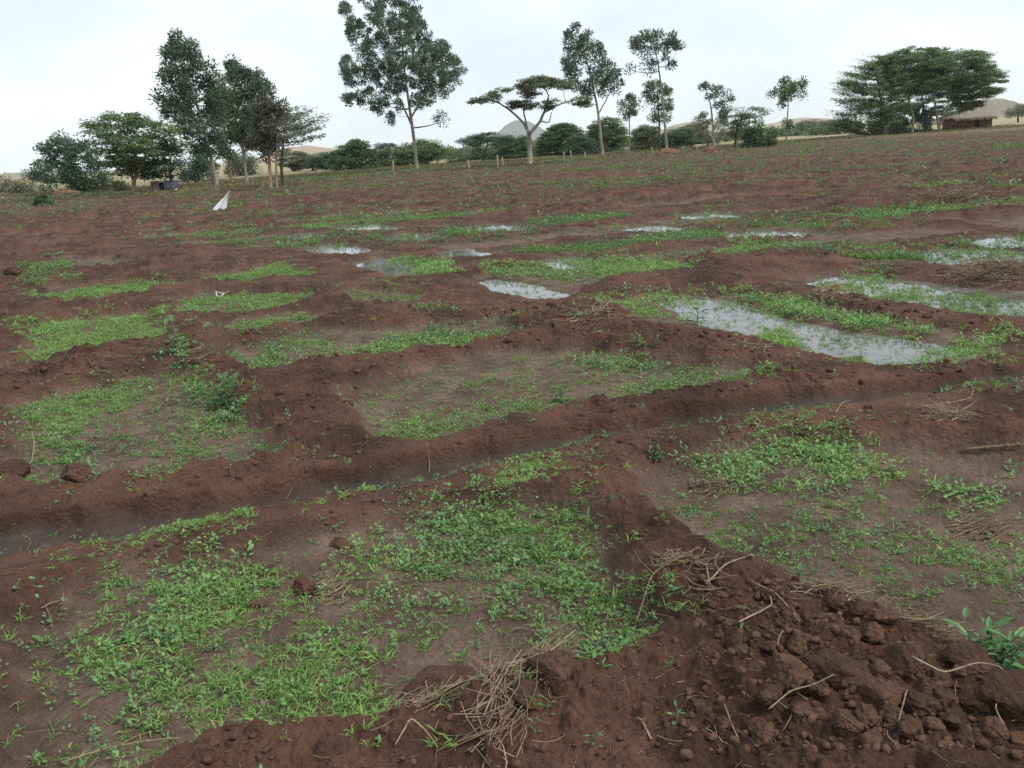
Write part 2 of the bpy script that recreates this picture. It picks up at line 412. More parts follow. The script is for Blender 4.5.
# ------------------------------------------------------------------ ground sheet
def build_ground():
    fine = np.radians(np.linspace(-54, 54, 1420))
    coarse = np.radians(np.linspace(54, 306, 64))[1:-1]
    az = np.concatenate([fine, coarse]); n = len(az)
    rs = [0.02, 0.3, 0.6, 0.9, 1.1]
    r = 1.2
    while r < 130:
        rs.append(r); r += min(0.0036 + 0.0006 * r * r, 0.0085 * r)
    while r < 6000:
        rs.append(r); r *= 1.06
    rs = np.array(rs); k = len(rs)
    R, A = np.meshgrid(rs, az, indexing='ij')
    x = (R * np.sin(A)).ravel(); y = (R * np.cos(A)).ravel()
    t = terrain(x, y)
    z = np.where(t['r'] < 140, t['z'], t['z'] * 0.0 + 0.03)
    i = np.arange(k - 1)[:, None] * n; j = np.arange(n)[None, :]; j2 = (j + 1) % n
    Fq = np.stack([i + j, i + n + j, i + n + j2, i + j2], -1).reshape(-1, 4)[:, ::-1]
    m, nt, b = mat('field_soil')
    g = N(nt, 'ShaderNodeNewGeometry'); pos = g.outputs['Position']
    big = noise_fac(nt, 0.7, 5, 0.38, 0.64, pos); midn = noise_fac(nt, 5.0, 6, 0.35, 0.66, pos); fin = noise_fac(nt, 60.0, 5, 0.3, 0.7, pos, 0.7)
    bund = mixc(nt, big, (0.120, 0.060, 0.038), (0.212, 0.106, 0.067))
    bund = mixc(nt, midn, bund, (0.162, 0.082, 0.053))
    fin2 = noise_fac(nt, 190.0, 4, 0.3, 0.7, pos, 0.7); row = noise_fac(nt, 1.5, 7, 0.42, 0.57, pos, 0.72)
    bund = mixc(nt, row, mixc(nt, 1.0, bund, (0.50, 0.49, 0.48), 'MULTIPLY'), bund)
    bund = mixc(nt, fin, mixc(nt, 1.0, bund, (0.58, 0.57, 0.56), 'MULTIPLY'), bund)
    bund = mixc(nt, fin2, mixc(nt, 1.0, bund, (0.75, 0.74, 0.73), 'MULTIPLY'), mixc(nt, 1.0, bund, (1.15, 1.15, 1.15), 'MULTIPLY'))
    bund = mixc(nt, attr(nt, 'rough'), bund, mixc(nt, 1.0, bund, (0.74, 0.76, 0.78), 'MULTIPLY'))
    bedc = mixc(nt, midn, (0.155, 0.100, 0.072), (0.27, 0.190, 0.142))
    bedc = mixc(nt, fin, mixc(nt, 1.0, bedc, (0.62, 0.60, 0.58), 'MULTIPLY'), bedc)
    bedc = mixc(nt, fin2, mixc(nt, 1.0, bedc, (0.75, 0.74, 0.73), 'MULTIPLY'), mixc(nt, 1.0, bedc, (1.12, 1.12, 1.12), 'MULTIPLY'))
    bedc = mixc(nt, row, mixc(nt, 1.0, bedc, (0.68, 0.67, 0.66), 'MULTIPLY'), bedc)
    bed_f = attr(nt, 'bed'); wet_f = attr(nt, 'wet'); g_f = attr(nt, 'grs')
    c = mixc(nt, bed_f, bund, bedc)
    c = mixc(nt, wet_f, c, mixc(nt, midn, (0.028, 0.022, 0.0195), (0.058, 0.046, 0.040)))
    gn = noise_fac(nt, 0.22, 5, 0.35, 0.65, pos); gn2 = noise_fac(nt, 1.7, 6, 0.3, 0.7, pos)
    gcol = mixc(nt, gn, (0.20, 0.155, 0.085), (0.085, 0.095, 0.042))
    gcol = mixc(nt, gn2, gcol, (0.26, 0.205, 0.125))
    c = mixc(nt, g_f, c, gcol)
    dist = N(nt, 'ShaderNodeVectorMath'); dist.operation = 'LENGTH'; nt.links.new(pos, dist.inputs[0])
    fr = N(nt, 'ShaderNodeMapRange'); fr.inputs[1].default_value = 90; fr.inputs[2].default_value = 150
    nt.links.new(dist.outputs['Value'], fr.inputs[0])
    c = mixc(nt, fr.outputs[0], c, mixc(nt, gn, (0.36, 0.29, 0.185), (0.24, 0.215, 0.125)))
    nt.links.new(c, b.inputs['Base Color'])
    rr = N(nt, 'ShaderNodeMapRange'); rr.inputs[3].default_value = 0.92; rr.inputs[4].default_value = 0.78
    nt.links.new(wet_f, rr.inputs[0]); nt.links.new(rr.outputs[0], b.inputs['Roughness'])
    b.inputs['Specular IOR Level'].default_value = 0.22
    n1 = N(nt, 'ShaderNodeTexNoise'); n1.inputs['Scale'].default_value = 45; n1.inputs['Detail'].default_value = 7; n1.inputs['Roughness'].default_value = 0.65
    vo = N(nt, 'ShaderNodeTexVoronoi'); vo.inputs['Scale'].default_value = 38
    nt.links.new(pos, n1.inputs['Vector'])
    wv = N(nt, 'ShaderNodeVectorMath'); wv.operation = 'ADD'
    nz = N(nt, 'ShaderNodeTexNoise'); nz.inputs['Scale'].default_value = 20; nt.links.new(pos, nz.inputs['Vector'])
    sc = N(nt, 'ShaderNodeVectorMath'); sc.operation = 'SCALE'; sc.inputs['Scale'].default_value = 0.03; nt.links.new(nz.outputs['Color'], sc.inputs[0])
    nt.links.new(pos, wv.inputs[0]); nt.links.new(sc.outputs[0], wv.inputs[1]); nt.links.new(wv.outputs[0], vo.inputs['Vector'])
    ad = N(nt, 'ShaderNodeMath'); ad.operation = 'MULTIPLY_ADD'; ad.inputs[1].default_value = -0.45
    nt.links.new(vo.outputs['Distance'], ad.inputs[0]); nt.links.new(n1.outputs[0], ad.inputs[2])
    bp = N(nt, 'ShaderNodeBump'); bp.inputs['Distance'].default_value = 0.03
    bs = N(nt, 'ShaderNodeMapRange'); bs.inputs[3].default_value = 1.0; bs.inputs[4].default_value = 0.2
    nt.links.new(wet_f, bs.inputs[0]); nt.links.new(bs.outputs[0], bp.inputs['Strength'])
    nt.links.new(ad.outputs[0], bp.inputs['Height']); nt.links.new(bp.outputs[0], b.inputs['Normal'])
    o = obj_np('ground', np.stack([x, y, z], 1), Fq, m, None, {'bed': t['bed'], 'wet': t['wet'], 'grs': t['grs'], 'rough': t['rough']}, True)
    tag(o, 'ploughed reddish brown soil of irrigated field with sunken beds, ridges and a wet furrow', 'ground', kind='structure')
build_ground()

# ------------------------------------------------------------------ puddles
def build_puddles():
    m, nt, b = mat('muddy_water')
    g = N(nt, 'ShaderNodeNewGeometry')
    f = noise_fac(nt, 3.0, 4, 0.35, 0.65, g.outputs['Position'])
    nt.links.new(mixc(nt, f, (0.085, 0.074, 0.066), (0.17, 0.155, 0.145)), b.inputs['Base Color'])
    b.inputs['Roughness'].default_value = 0.05; b.inputs['IOR'].default_value = 1.38
    b.inputs['Specular IOR Level'].default_value = 0.42
    n = N(nt, 'ShaderNodeTexNoise'); n.inputs['Scale'].default_value = 14; n.inputs['Detail'].default_value = 3
    nt.links.new(g.outputs['Position'], n.inputs['Vector'])
    bp = N(nt, 'ShaderNodeBump'); bp.inputs['Strength'].default_value = 0.05; bp.inputs['Distance'].default_value = 0.006
    nt.links.new(n.outputs[0], bp.inputs['Height']); nt.links.new(bp.outputs[0], b.inputs['Normal'])
    for P in PUDDLES:
        c = P.mean(0); n = len(P)
        d = P - c
        Q = c + d * (1 + 0.28 / np.maximum(np.linalg.norm(d, axis=1, keepdims=True), 0.3))
        V = np.concatenate([np.c_[Q, np.zeros(n)], [[c[0], c[1], 0]]]); V[:, 2] = WATER_Z
        o = obj_np('puddle', V - np.array([c[0], c[1], 0]), [(i, (i + 1) % n, n) for i in range(n)], m)
        o.location = (c[0], c[1], 0)
        tag(o, 'shallow pool of muddy irrigation water lying in a sunken bed', 'puddle', 'puddles in the flooded beds', 'structure')
build_puddles()

# ------------------------------------------------------------------ weeds and grass
MIX = dict(g=0.5, b=0.5)
VEG = [  # outline on the photograph, plants per square metre, share of grass, size, tone
    ([(65, 605), (110, 568), (150, 575), (225, 560), (330, 600), (335, 650), (270, 690), (215, 735), (140, 720), (85, 665)], 520, 0.75, 1.0, 0.6),
    ([(140, 560), (215, 545), (290, 575), (250, 600), (180, 640), (120, 620)], 330, 0.15, 1.1, 0.45),
    ([(330, 560), (420, 510), (500, 500), (590, 505), (625, 570), (650, 610), (600, 650), (540, 640), (460, 610), (380, 640), (340, 610)], 300, 0.5, 1.0, 0.55),
    ([(220, 722), (330, 640), (430, 690), (500, 676), (480, 712), (380, 724), (260, 742)], 520, 0.85, 1.05, 0.65),
    ([(330, 640), (420, 600), (520, 620), (640, 600), (660, 640), (600, 662), (500, 676), (420, 690)], 120, 0.55, 0.9, 0.5),
    ([(10, 640), (60, 590), (85, 640), (110, 700), (40, 740)], 90, 0.3, 1.0, 0.35),
    ([(40, 745), (150, 700), (210, 735), (150, 768), (60, 775)], 110, 0.5, 1.1, 0.35),
    ([(535, 515), (585, 503), (605, 560), (570, 580), (540, 555)], 420, 0.9, 1.35, 0.6),
    ([(400, 500), (500, 490), (560, 505), (540, 560), (440, 570), (390, 545)], 200, 0.2, 1.05, 0.45),
    ([(570, 655), (660, 620), (680, 640), (640, 660), (590, 670)], 200, 0.8, 1.0, 0.55),
    ([(75, 543), (180, 523), (250, 511), (246, 519), (170, 539), (90, 548)], 420, 0.75, 0.9, 0.7),
    ([(0, 500), (60, 480), (110, 470), (120, 490), (60, 505)], 60, 0.4, 0.8, 0.5),
    ([(478, 481), (520, 466), (600, 449), (606, 458), (560, 474), (520, 485)], 420, 0.7, 0.9, 0.7),
    ([(356, 480), (378, 478), (382, 490), (362, 496)], 420, 0.6, 0.9, 0.8),
    ([(420, 470), (600, 430), (620, 445), (480, 478)], 60, 0.6, 0.8, 0.5),
    ([(690, 460), (760, 440), (840, 434), (885, 450), (860, 475), (800, 480), (730, 488)], 330, 0.1, 1.15, 0.7),
    ([(775, 445), (850, 440), (860, 460), (790, 470)], 400, 0.1, 1.2, 0.85),
    ([(840, 440), (900, 455), (960, 480), (1040, 480), (1040, 505), (960, 500), (880, 475)], 130, 0.1, 1.3, 0.5),
    ([(960, 475), (1010, 478), (1010, 500), (965, 500)], 300, 0.1, 1.3, 0.6),
    ([(640, 480), (720, 500), (790, 540), (795, 575), (720, 550), (690, 520)], 200, 0.6, 0.9, 0.5),
    ([(820, 500), (900, 520), (960, 545), (940, 560), (860, 540), (800, 515)], 260, 0.5, 0.9, 0.55),
    ([(900, 585), (950, 578), (965, 595), (915, 602)], 380, 0.1, 1.0, 0.55),
    ([(690, 480), (1060, 480), (1060, 660), (950, 640), (880, 615), (780, 580)], 130, 0.55, 0.8, 0.42),
    ([(980, 560), (1040, 540), (1040, 600), (990, 590)], 190, 0.5, 0.9, 0.6),
    ([(640, 462), (700, 445), (760, 425), (790, 430), (700, 470)], 60, 0.3, 0.9, 0.5),
    ([(15, 412), (80, 390), (170, 370), (245, 392), (250, 430), (180, 450), (40, 480)], 130, 0.5, 1.0, 0.5),
    ([(20, 405), (150, 378), (170, 395), (60, 430), (25, 430)], 210, 0.7, 1.0, 0.62),
    ([(150, 440), (230, 430), (290, 450), (230, 470), (150, 470)], 230, 0.5, 0.95, 0.5),
    ([(195, 392), (235, 385), (250, 405), (215, 420)], 260, 0.1, 1.6, 0.4),
    ([(25, 440), (80, 430), (100, 460), (45, 475)], 200, 0.2, 1.2, 0.4),
    ([(60, 470), (140, 480), (200, 470), (180, 495), (100, 490)], 60, 0.3, 1.0, 0.6),
    ([(300, 440), (330, 452), (320, 470), (290, 460)], 50, 0.3, 1.0, 0.6),
    ([(165, 385), (180, 350), (195, 355), (200, 390)], 120, 0.2, 1.6, 0.45),
    ([(22, 326), (90, 315), (160, 316), (160, 343), (90, 350), (30, 360)], 300, 0.9, 1.1, 0.75),
    ([(20, 360), (90, 350), (60, 375), (15, 380)], 60, 0.5, 1.0, 0.5),
    ([(25, 296), (150, 280), (178, 290), (60, 307)], 170, 0.85, 1.2, 0.65),
    ([(20, 268), (60, 260), (80, 285), (30, 295)], 60, 0.3, 1.3, 0.4),
    ([(210, 278), (280, 264), (315, 278), (240, 286)], 150, 0.85, 1.2, 0.6),
    ([(178, 303), (240, 293), (310, 296), (292, 309), (190, 316)], 190, 0.6, 1.2, 0.6),
    ([(186, 328), (300, 312), (325, 320), (240, 337)], 170, 0.5, 1.2, 0.55),
    ([(232, 348), (300, 330), (340, 345), (420, 330), (500, 318), (530, 334), (430, 354), (340, 364), (260, 373)], 130, 0.4, 1.2, 0.5),
    ([(240, 345), (275, 340), (290, 365), (255, 372)], 80, 0.1, 1.5, 0.4),
    ([(415, 315), (450, 310), (470, 335), (430, 345)], 55, 0.1, 1.5, 0.4),
    ([(330, 350), (430, 335), (500, 330), (460, 350), (350, 362)], 150, 0.5, 1.2, 0.6),
    ([(342, 402), (400, 373), (500, 353), (600, 352), (700, 366), (790, 370), (710, 390), (600, 402), (500, 422), (410, 444), (370, 436)], 130, 0.75, 0.8, 0.5),
    ([(375, 425), (460, 405), (560, 398), (600, 402), (460, 425), (400, 444)], 240, 0.6, 0.9, 0.55),
    ([(610, 378), (700, 370), (715, 385), (620, 400)], 230, 0.3, 1.1, 0.55),
    ([(720, 372), (790, 368), (780, 379), (735, 384)], 190, 0.3, 1.1, 0.55),
    ([(560, 360), (640, 355), (680, 368), (600, 372)], 120, 0.2, 1.4, 0.45),
    ([(330, 292), (380, 286), (430, 294), (400, 306)], 70, 0.5, 1.3, 0.45),
    ([(590, 303), (640, 294), (695, 291), (690, 300), (660, 306), (690, 322), (640, 316)], 240, 0.35, 1.25, 0.8),
    ([(712, 292), (800, 302), (900, 322), (945, 332), (930, 342), (860, 328), (760, 309)], 260, 0.15, 1.5, 0.7),
    ([(745, 333), (790, 322), (803, 346), (770, 342)], 360, 0.85, 1.2, 0.8),
    ([(775, 320), (850, 330), (900, 344), (840, 344)], 110, 0.9, 1.0, 0.6),
    ([(920, 356), (960, 340), (995, 336), (1004, 350), (960, 363), (925, 367)], 330, 0.3, 1.2, 0.8),
    ([(850, 355), (900, 362), (890, 368), (850, 362)], 200, 0.4, 1.1, 0.7),
    ([(485, 264), (560, 266), (640, 274), (600, 281), (540, 280), (490, 275)], 105, 0.3, 1.4, 0.72),
    ([(395, 258), (440, 260), (455, 275), (415, 276), (420, 266)], 230, 0.2, 1.5, 0.75),
    ([(555, 256), (660, 260), (705, 268), (680, 276), (605, 272)], 130, 0.7, 1.4, 0.72),
    ([(810, 281), (880, 280), (1040, 302), (1040, 318), (960, 308), (880, 300)], 110, 0.8, 1.5, 0.62),
    ([(840, 272), (880, 268), (900, 282), (860, 284)], 80, 0.4, 1.4, 0.6),
    ([(690, 262), (760, 240), (800, 248), (760, 256)], 110, 0.5, 1.6, 0.6),
    ([(900, 366), (1024, 350), (1060, 400), (930, 400)], 35, 0.4, 1.2, 0.4),
    ([(640, 425), (700, 415), (830, 410), (820, 418), (700, 430)], 90, 0.5, 1.0, 0.5),
]
def scatter_patch(poly, dens):
    P = gpoly(poly)
    lo, hi = P.min(0) - 0.25, P.max(0) + 0.25
    n = int(dens * np.prod(hi - lo))
    n = min(n, 60000)
    x = rng.uniform(lo[0], hi[0], n); y = rng.uniform(lo[1], hi[1], n)
    d = poly_sdf(x, y, P) + 0.13 * fbm(x * 4, y * 4, 2, 2) + np.where(rng.random(n) < 0.22, rng.normal(0, 0.14, n), rng.normal(0, 0.04, n))
    cl = fbm(x * 3.0, y * 3.0, 3, 4) + 0.5 * fbm(x * 11, y * 11, 2, 6)
    keep = (d < 0.0) & (rng.random(n) < np.clip(0.62 + 0.8 * cl, 0.08, 1))
    return x[keep], y[keep]

G_GRASS, G_WEED = Geo(), Geo()
def plant_grass(x, y, z, s, tone):
    n = len(x); k = 9
    idx = np.repeat(np.arange(n), k); N_ = n * k
    az = rng.uniform(0, 2 * np.pi, N_); tilt = rng.uniform(0.25, 1.15, N_)
    D = np.stack([np.cos(az) * np.sin(tilt), np.sin(az) * np.sin(tilt), np.cos(tilt)], 1)
    P = np.stack([x, y, z], 1)[idx] + rng.normal(0, 0.008, (N_, 3)) * np.array([1, 1, 0]) * s[idx][:, None]
    L = rng.uniform(0.028, 0.068, N_) * s[idx]; Wd = rng.uniform(0.0035, 0.0068, N_) * s[idx]
    r = np.clip(tone[idx] + rng.normal(0, 0.13, N_), 0, 0.89); r[rng.random(N_) < 0.05] = 1.0
    blades(G_GRASS, P, D, L, Wd, r, rng.uniform(0.1, 0.5, N_))
def plant_weed(x, y, z, s, tone):
    n = len(x); k = 8
    idx = np.repeat(np.arange(n), k); N_ = n * k
    lev = np.tile(np.arange(k), n) / (k - 1)
    az = rng.uniform(0, 2 * np.pi, N_); el = 0.05 + 0.75 * lev + rng.normal(0, 0.18, N_)
    D = np.stack([np.cos(az) * np.cos(el), np.sin(az) * np.cos(el), np.sin(el)], 1)
    up = np.array([0, 0, 1.0]) + rng.normal(0, 0.25, (N_, 3))
    stem = rng.uniform(0.02, 0.055, n)[idx] * s[idx]
    P = np.stack([x, y, z], 1)[idx] + np.stack([rng.normal(0, 0.010, N_) * s[idx], rng.normal(0, 0.010, N_) * s[idx], stem * (0.15 + 0.85 * lev)], 1)
    P += D * (0.006 * s[idx])[:, None]
    L = rng.uniform(0.013, 0.026, N_) * s[idx]; Wd = L * rng.uniform(0.45, 0.75, N_)
    r = np.clip(tone[idx] + rng.normal(0, 0.12, N_), 0, 0.89); r[rng.random(N_) < 0.03] = 1.0
    leaves(G_WEED, P, D, up, L, Wd, r)
def sow(x, y, share, size, tone):
    t = terrain(x, y); z = t['z']
    z = np.where(t['pud'] > 0.4, np.maximum(z, WATER_Z - 0.004), z)
    s = 0.70 * size * np.maximum(1.0, np.hypot(x, y) / 9.0) ** 0.55 * np.exp(rng.normal(0, 0.22, len(x)))
    tn = np.clip(tone + 0.06 + 0.26 * fbm(x * 1.5, y * 1.5, 2, 7) + rng.normal(0, 0.07, len(x)), 0, 1)
    sh = np.clip(share * 0.75 + 0.27 + 0.35 * fbm(x * 2, y * 2, 2, 1), 0.02, 0.98)
    g = rng.random(len(x)) < sh
    plant_grass(x[g], y[g], z[g] - 0.004, s[g], tn[g])
    plant_weed(x[~g], y[~g], z[~g], s[~g], tn[~g] * 0.95)
for poly, dens, share, size, tone in VEG:
    x, y = scatter_patch(poly, dens * 4.0)
    if len(x): sow(x, y, share, size, tone)
# a thin sprinkling of seedlings on every bed
for q, P in enumerate(BEDS):
    lo, hi = P.min(0), P.max(0)
    n = int(np.prod(hi - lo) * 130)
    x = rng.uniform(lo[0], hi[0], n); y = rng.uniform(lo[1], hi[1], n)
    k = (poly_sdf(x, y, P) < 0.03) & (rng.random(n) < np.clip(0.5 + fbm(x * 2, y * 2, 3, 5), 0.1, 1))
    sow(x[k], y[k], 0.5, 0.8, 0.5)
# shoots standing in the pools
for P in PUDDLES[:4]:
    lo, hi = P.min(0), P.max(0); n = int(np.prod(hi - lo) * 60)
    x = rng.uniform(lo[0], hi[0], n); y = rng.uniform(lo[1], hi[1], n)
    k = (poly_sdf(x, y, P) < 0.0) & (rng.random(n) < np.clip(0.4 + 1.5 * fbm(x * 1.8, y * 1.8, 3, 5), 0, 1))
    sow(x[k], y[k], 0.8, 1.0, 0.6)
# loose weeds on the ridges near by
n = 6500
r_ = np.sqrt(rng.uniform(1.5 ** 2, 14 ** 2, n)); a_ = rng.uniform(-0.7, 0.7, n)
x, y = r_ * np.sin(a_), r_ * np.cos(a_)
t = terrain(x, y)
k = (rng.random(n) < np.clip(0.25 + 0.9 * fbm(x * 0.9, y * 0.9, 3, 3), 0, 0.9)) & (t['rough'] < 0.4) & (t['pud'] < 0.1) & ((t['py'] < 560) | (t['px'] < 560))
sow(x[k], y[k], 0.25, 0.85, 0.45)
# the far rows
n = 260000
r_ = 1.0 / rng.uniform(1 / 110.0, 1 / 11.5, n); a_ = rng.uniform(-0.72, 0.72, n)
x, y = r_ * np.sin(a_), r_ * np.cos(a_)
t = terrain(x, y)
lush = np.clip(1.8 * (t['cid2'] - 0.22), 0, 1)
left = sstep(260, 120, t['px']) * sstep(215, 225, t['py'])
pr = t['bed'] * lush * (1 - 0.72 * left) * np.clip(0.55 + 1.2 * fbm(x * 0.7, y * 0.7, 3, 2), 0, 1)
pr = np.maximum(pr, (1 - 0.75 * left) * (0.03 + 0.20 * sstep(18, 60, t['r'])) * 1.6 * np.clip(0.15 + 2.0 * fbm(x * 0.30 + y * 0.1, y * 0.55, 4, 5), 0, 1))
k = (rng.random(n) < 3.6 * pr) & (t['far'] > 0.5) & (t['r'] < t['edge'] + 3) & ((t['pud'] < 0.25) | (rng.random(n) < 0.12))
sz = 1.2 + 0.0 * t['r'][k]
sow(x[k], y[k], 0.25, sz * np.where(rng.random(k.sum()) < 0.12, 1.8, 1.0), 0.27 + 0.28 * t['bed'][k] * lush[k])
# rough grass along the field edge
n = 60000
a_ = rng.uniform(-0.70, 0.72, n)
e_ = field_edge(np.sin(a_), np.cos(a_)); r_ = e_ + rng.uniform(-9, 26, n)
x, y = r_ * np.sin(a_), r_ * np.cos(a_)
k = rng.random(n) < np.clip(0.5 + 0.8 * fbm(x * 0.2, y * 0.2, 3, 6), 0.05, 1)
G_FIELD, G_WEED_SAVE, G_GRASS_SAVE = Geo(), G_WEED, G_GRASS
G_GRASS = G_FIELD
xx, yy = x[k], y[k]; tt = terrain(xx, yy)
plant_grass(xx, yy, tt['z'] - 0.01, 3.6 * np.exp(rng.normal(0, 0.3, len(xx))), np.clip(0.5 + 0.5 * fbm(xx * 0.12, yy * 0.12, 2, 1) + rng.normal(0, 0.12, len(xx)), 0, 1))
G_GRASS = G_GRASS_SAVE

M_GRASS = leaf_mat('grass_blades', (0.085, 0.155, 0.047), (0.155, 0.285, 0.078), (0.245, 0.40, 0.11), 0.3, dead=(0.36, 0.30, 0.14))
M_WEED = leaf_mat('weed_leaves', (0.08, 0.145, 0.066), (0.14, 0.255, 0.10), (0.22, 0.375, 0.125), 0.25, dead=(0.34, 0.31, 0.10))
M_EDGE = leaf_mat('edge_grass', (0.06, 0.085, 0.03), (0.13, 0.13, 0.055), (0.27, 0.21, 0.12), 0.2)
tag(G_GRASS.build('grass', M_GRASS), 'short green grass sprouting over the sunken beds', 'grass', kind='stuff')
tag(G_WEED.build('weeds', M_WEED), 'small broad-leaved green weeds spread over beds and ridges', 'weeds', kind='stuff')
tag(G_FIELD.build('edge_grass', M_EDGE), 'rough olive and tan grass along the far edge of the field', 'grass', kind='stuff')

# ------------------------------------------------------------------ soil clods
M_CLOD = simple_mat('clod_soil', (0.066, 0.038, 0.026), (0.150, 0.084, 0.056), 9, 0.95, 0.045, 48, 0.12)
def _vary(m):
    nt = m.node_tree; b = nt.nodes['Principled BSDF']; src = b.inputs['Base Color'].links[0].from_socket
    oi = N(nt, 'ShaderNodeObjectInfo'); mr = N(nt, 'ShaderNodeMapRange'); mr.inputs[3].default_value = 0.0; mr.inputs[4].default_value = 1.0
    nt.links.new(oi.outputs['Random'], mr.inputs[0])
    tc = N(nt, 'ShaderNodeNewGeometry'); f = noise_fac(nt, 70.0, 6, 0.35, 0.6, tc.outputs['Position'], 0.75)
    c = mixc(nt, f, mixc(nt, 1.0, src, (0.6, 0.59, 0.58), 'MULTIPLY'), src)
    nt.links.new(mixc(nt, mr.outputs[0], mixc(nt, 1.0, c, (0.68, 0.68, 0.70), 'MULTIPLY'), mixc(nt, 1.0, c, (1.2, 1.2, 1.2), 'MULTIPLY')), b.inputs['Base Color'])
_vary(M_CLOD)
def clod_shape(sub, seed, rough=1.0):
    r_ = np.random.default_rng(seed)
    v, f = ICO[sub]
    nrm = unit(r_.normal(size=(13, 3))); h = r_.uniform(0.62, 1.0, 13)
    d = v @ nrm.T
    rad = np.where(d > 0.05, h / np.maximum(d, 0.05), 9).min(1)
    rad = np.minimum(rad, 1.15)
    o = r_.uniform(0, 50, 3)
    def n3(s): return (fbm(v[:, 0] * s + o[0], v[:, 1] * s + v[:, 2] * s * 0.7 + o[1], 3, 1) + fbm(v[:, 2] * s + o[2], v[:, 0] * s * 0.8 - v[:, 1] * s + o[0], 3, 2)) * 0.5
    rad = rad * (1 + 0.16 * n3(2.2) + 0.15 * rough * n3(5.0) + 0.13 * rough * n3(12) + 0.06 * rough * np.abs(n3(26)))
    return v * rad[:, None], f
CLOD_MESH = {}
def clod(px, py, rpx, label, group=None, squash=0.8, seed=None, stretch=1.0, rz=None):
    P = ground(px, py + rpx * 0.6)
    dist = np.linalg.norm(P - CAM); R = rpx / F_PX * dist
    seed = seed if seed is not None else int(px * 7 + py)
    v, f = clod_shape(5 if rpx > 12 else 4, seed)
    v = v * np.array([stretch, 0.85, squash]) * R
    a = rz if rz is not None else (seed % 63) / 10.0
    c, s = math.cos(a), math.sin(a)
    v = np.c_[v[:, 0] * c - v[:, 1] * s, v[:, 0] * s + v[:, 1] * c, v[:, 2]]
    o = obj_np('soil_clod', v, f, M_CLOD, None, None, True)
    o.location = (P[0], P[1], hz(P[0], P[1]) + R * squash * 0.22)
    tag(o, label, 'clod', group or 'large clods of soil')
    return o
clod(833, 680, 29, 'largest brown soil clod on the bare bank, long and sloping to one side', stretch=1.25, seed=31, rz=-0.6)
clod(904, 680, 21, 'upright blocky brown clod beside the dark gap, under the straw clump near the leafy plant', seed=12)
clod(789, 697, 21, 'tall narrow brown clod standing alone left of the long sloping clod', seed=8, squash=1.1)
clod(1008, 716, 26, 'large brown clod cut off by the right edge of the photograph', seed=40)
clod(437, 664, 29, 'wide flat clod of brown soil lying among the grass of the nearest bed', seed=5, stretch=1.15, squash=0.6)
clod(555, 686, 25, 'rounded smooth clod at the head of the straw heap by the nearest bed', seed=17, squash=0.65, stretch=1.1)
clod(528, 712, 18, 'smaller smooth clod tucked against the straw heap', seed=23)
clod(13, 478, 13, 'dark clod at the left edge of the photograph above the furrow', seed=9)
clod(82, 481, 14, 'brown clod lying on the furrow bank beside the left weedy bed', seed=3, squash=0.7)
clod(305, 574, 14, 'rounded clod beside a pale straw tuft at the rim of the nearest bed', seed=19)
clod(256, 589, 11, 'reddish clod half hidden in dense weeds of the nearest bed', seed=26, squash=0.6)
clod(966, 675, 18, 'wide brown clod directly beneath the big-leaved plant', seed=77, squash=0.65, stretch=1.2)
clod(340, 700 - 168, 11, 'small clod at the furrow edge above the nearest bed', seed=55, squash=0.6)
clod(13, 275, 8, 'pale brown lump of soil at the left edge far up the field', seed=61, squash=0.7)
CL = [(864, 739, 15), (888, 737, 11), (845, 749, 13), (875, 712, 19), (920, 728, 14), (972, 717, 15), (940, 716, 12), (930, 748, 10), (950, 745, 9), (990, 745, 13), (770, 720, 12),
      (760, 745, 14), (800, 730, 12), (812, 712, 9), (826, 738, 9), (845, 708, 10), (740, 690, 8), (735, 664, 9), (800, 662, 12), (818, 640, 13), (790, 630, 10), (848, 660, 11), (870, 650, 12),
      (885, 640, 10), (768, 670, 8), (1012, 750, 12), (962, 760, 11), (905, 758, 11), (868, 762, 9), (936, 694, 12), (880, 694, 10), (770, 612, 9), (808, 606, 9), (835, 618, 10), (858, 630, 9), (722, 600, 7), (745, 630, 7), (700, 720, 8), (720, 745, 9)]
for px, py, r in CL:
    clod(px, py, r, 'fist-sized brown clod among the crumbled heap on the bare bank at the lower right', 'fist-sized clods on the bare bank', squash=random.uniform(0.65, 0.95))
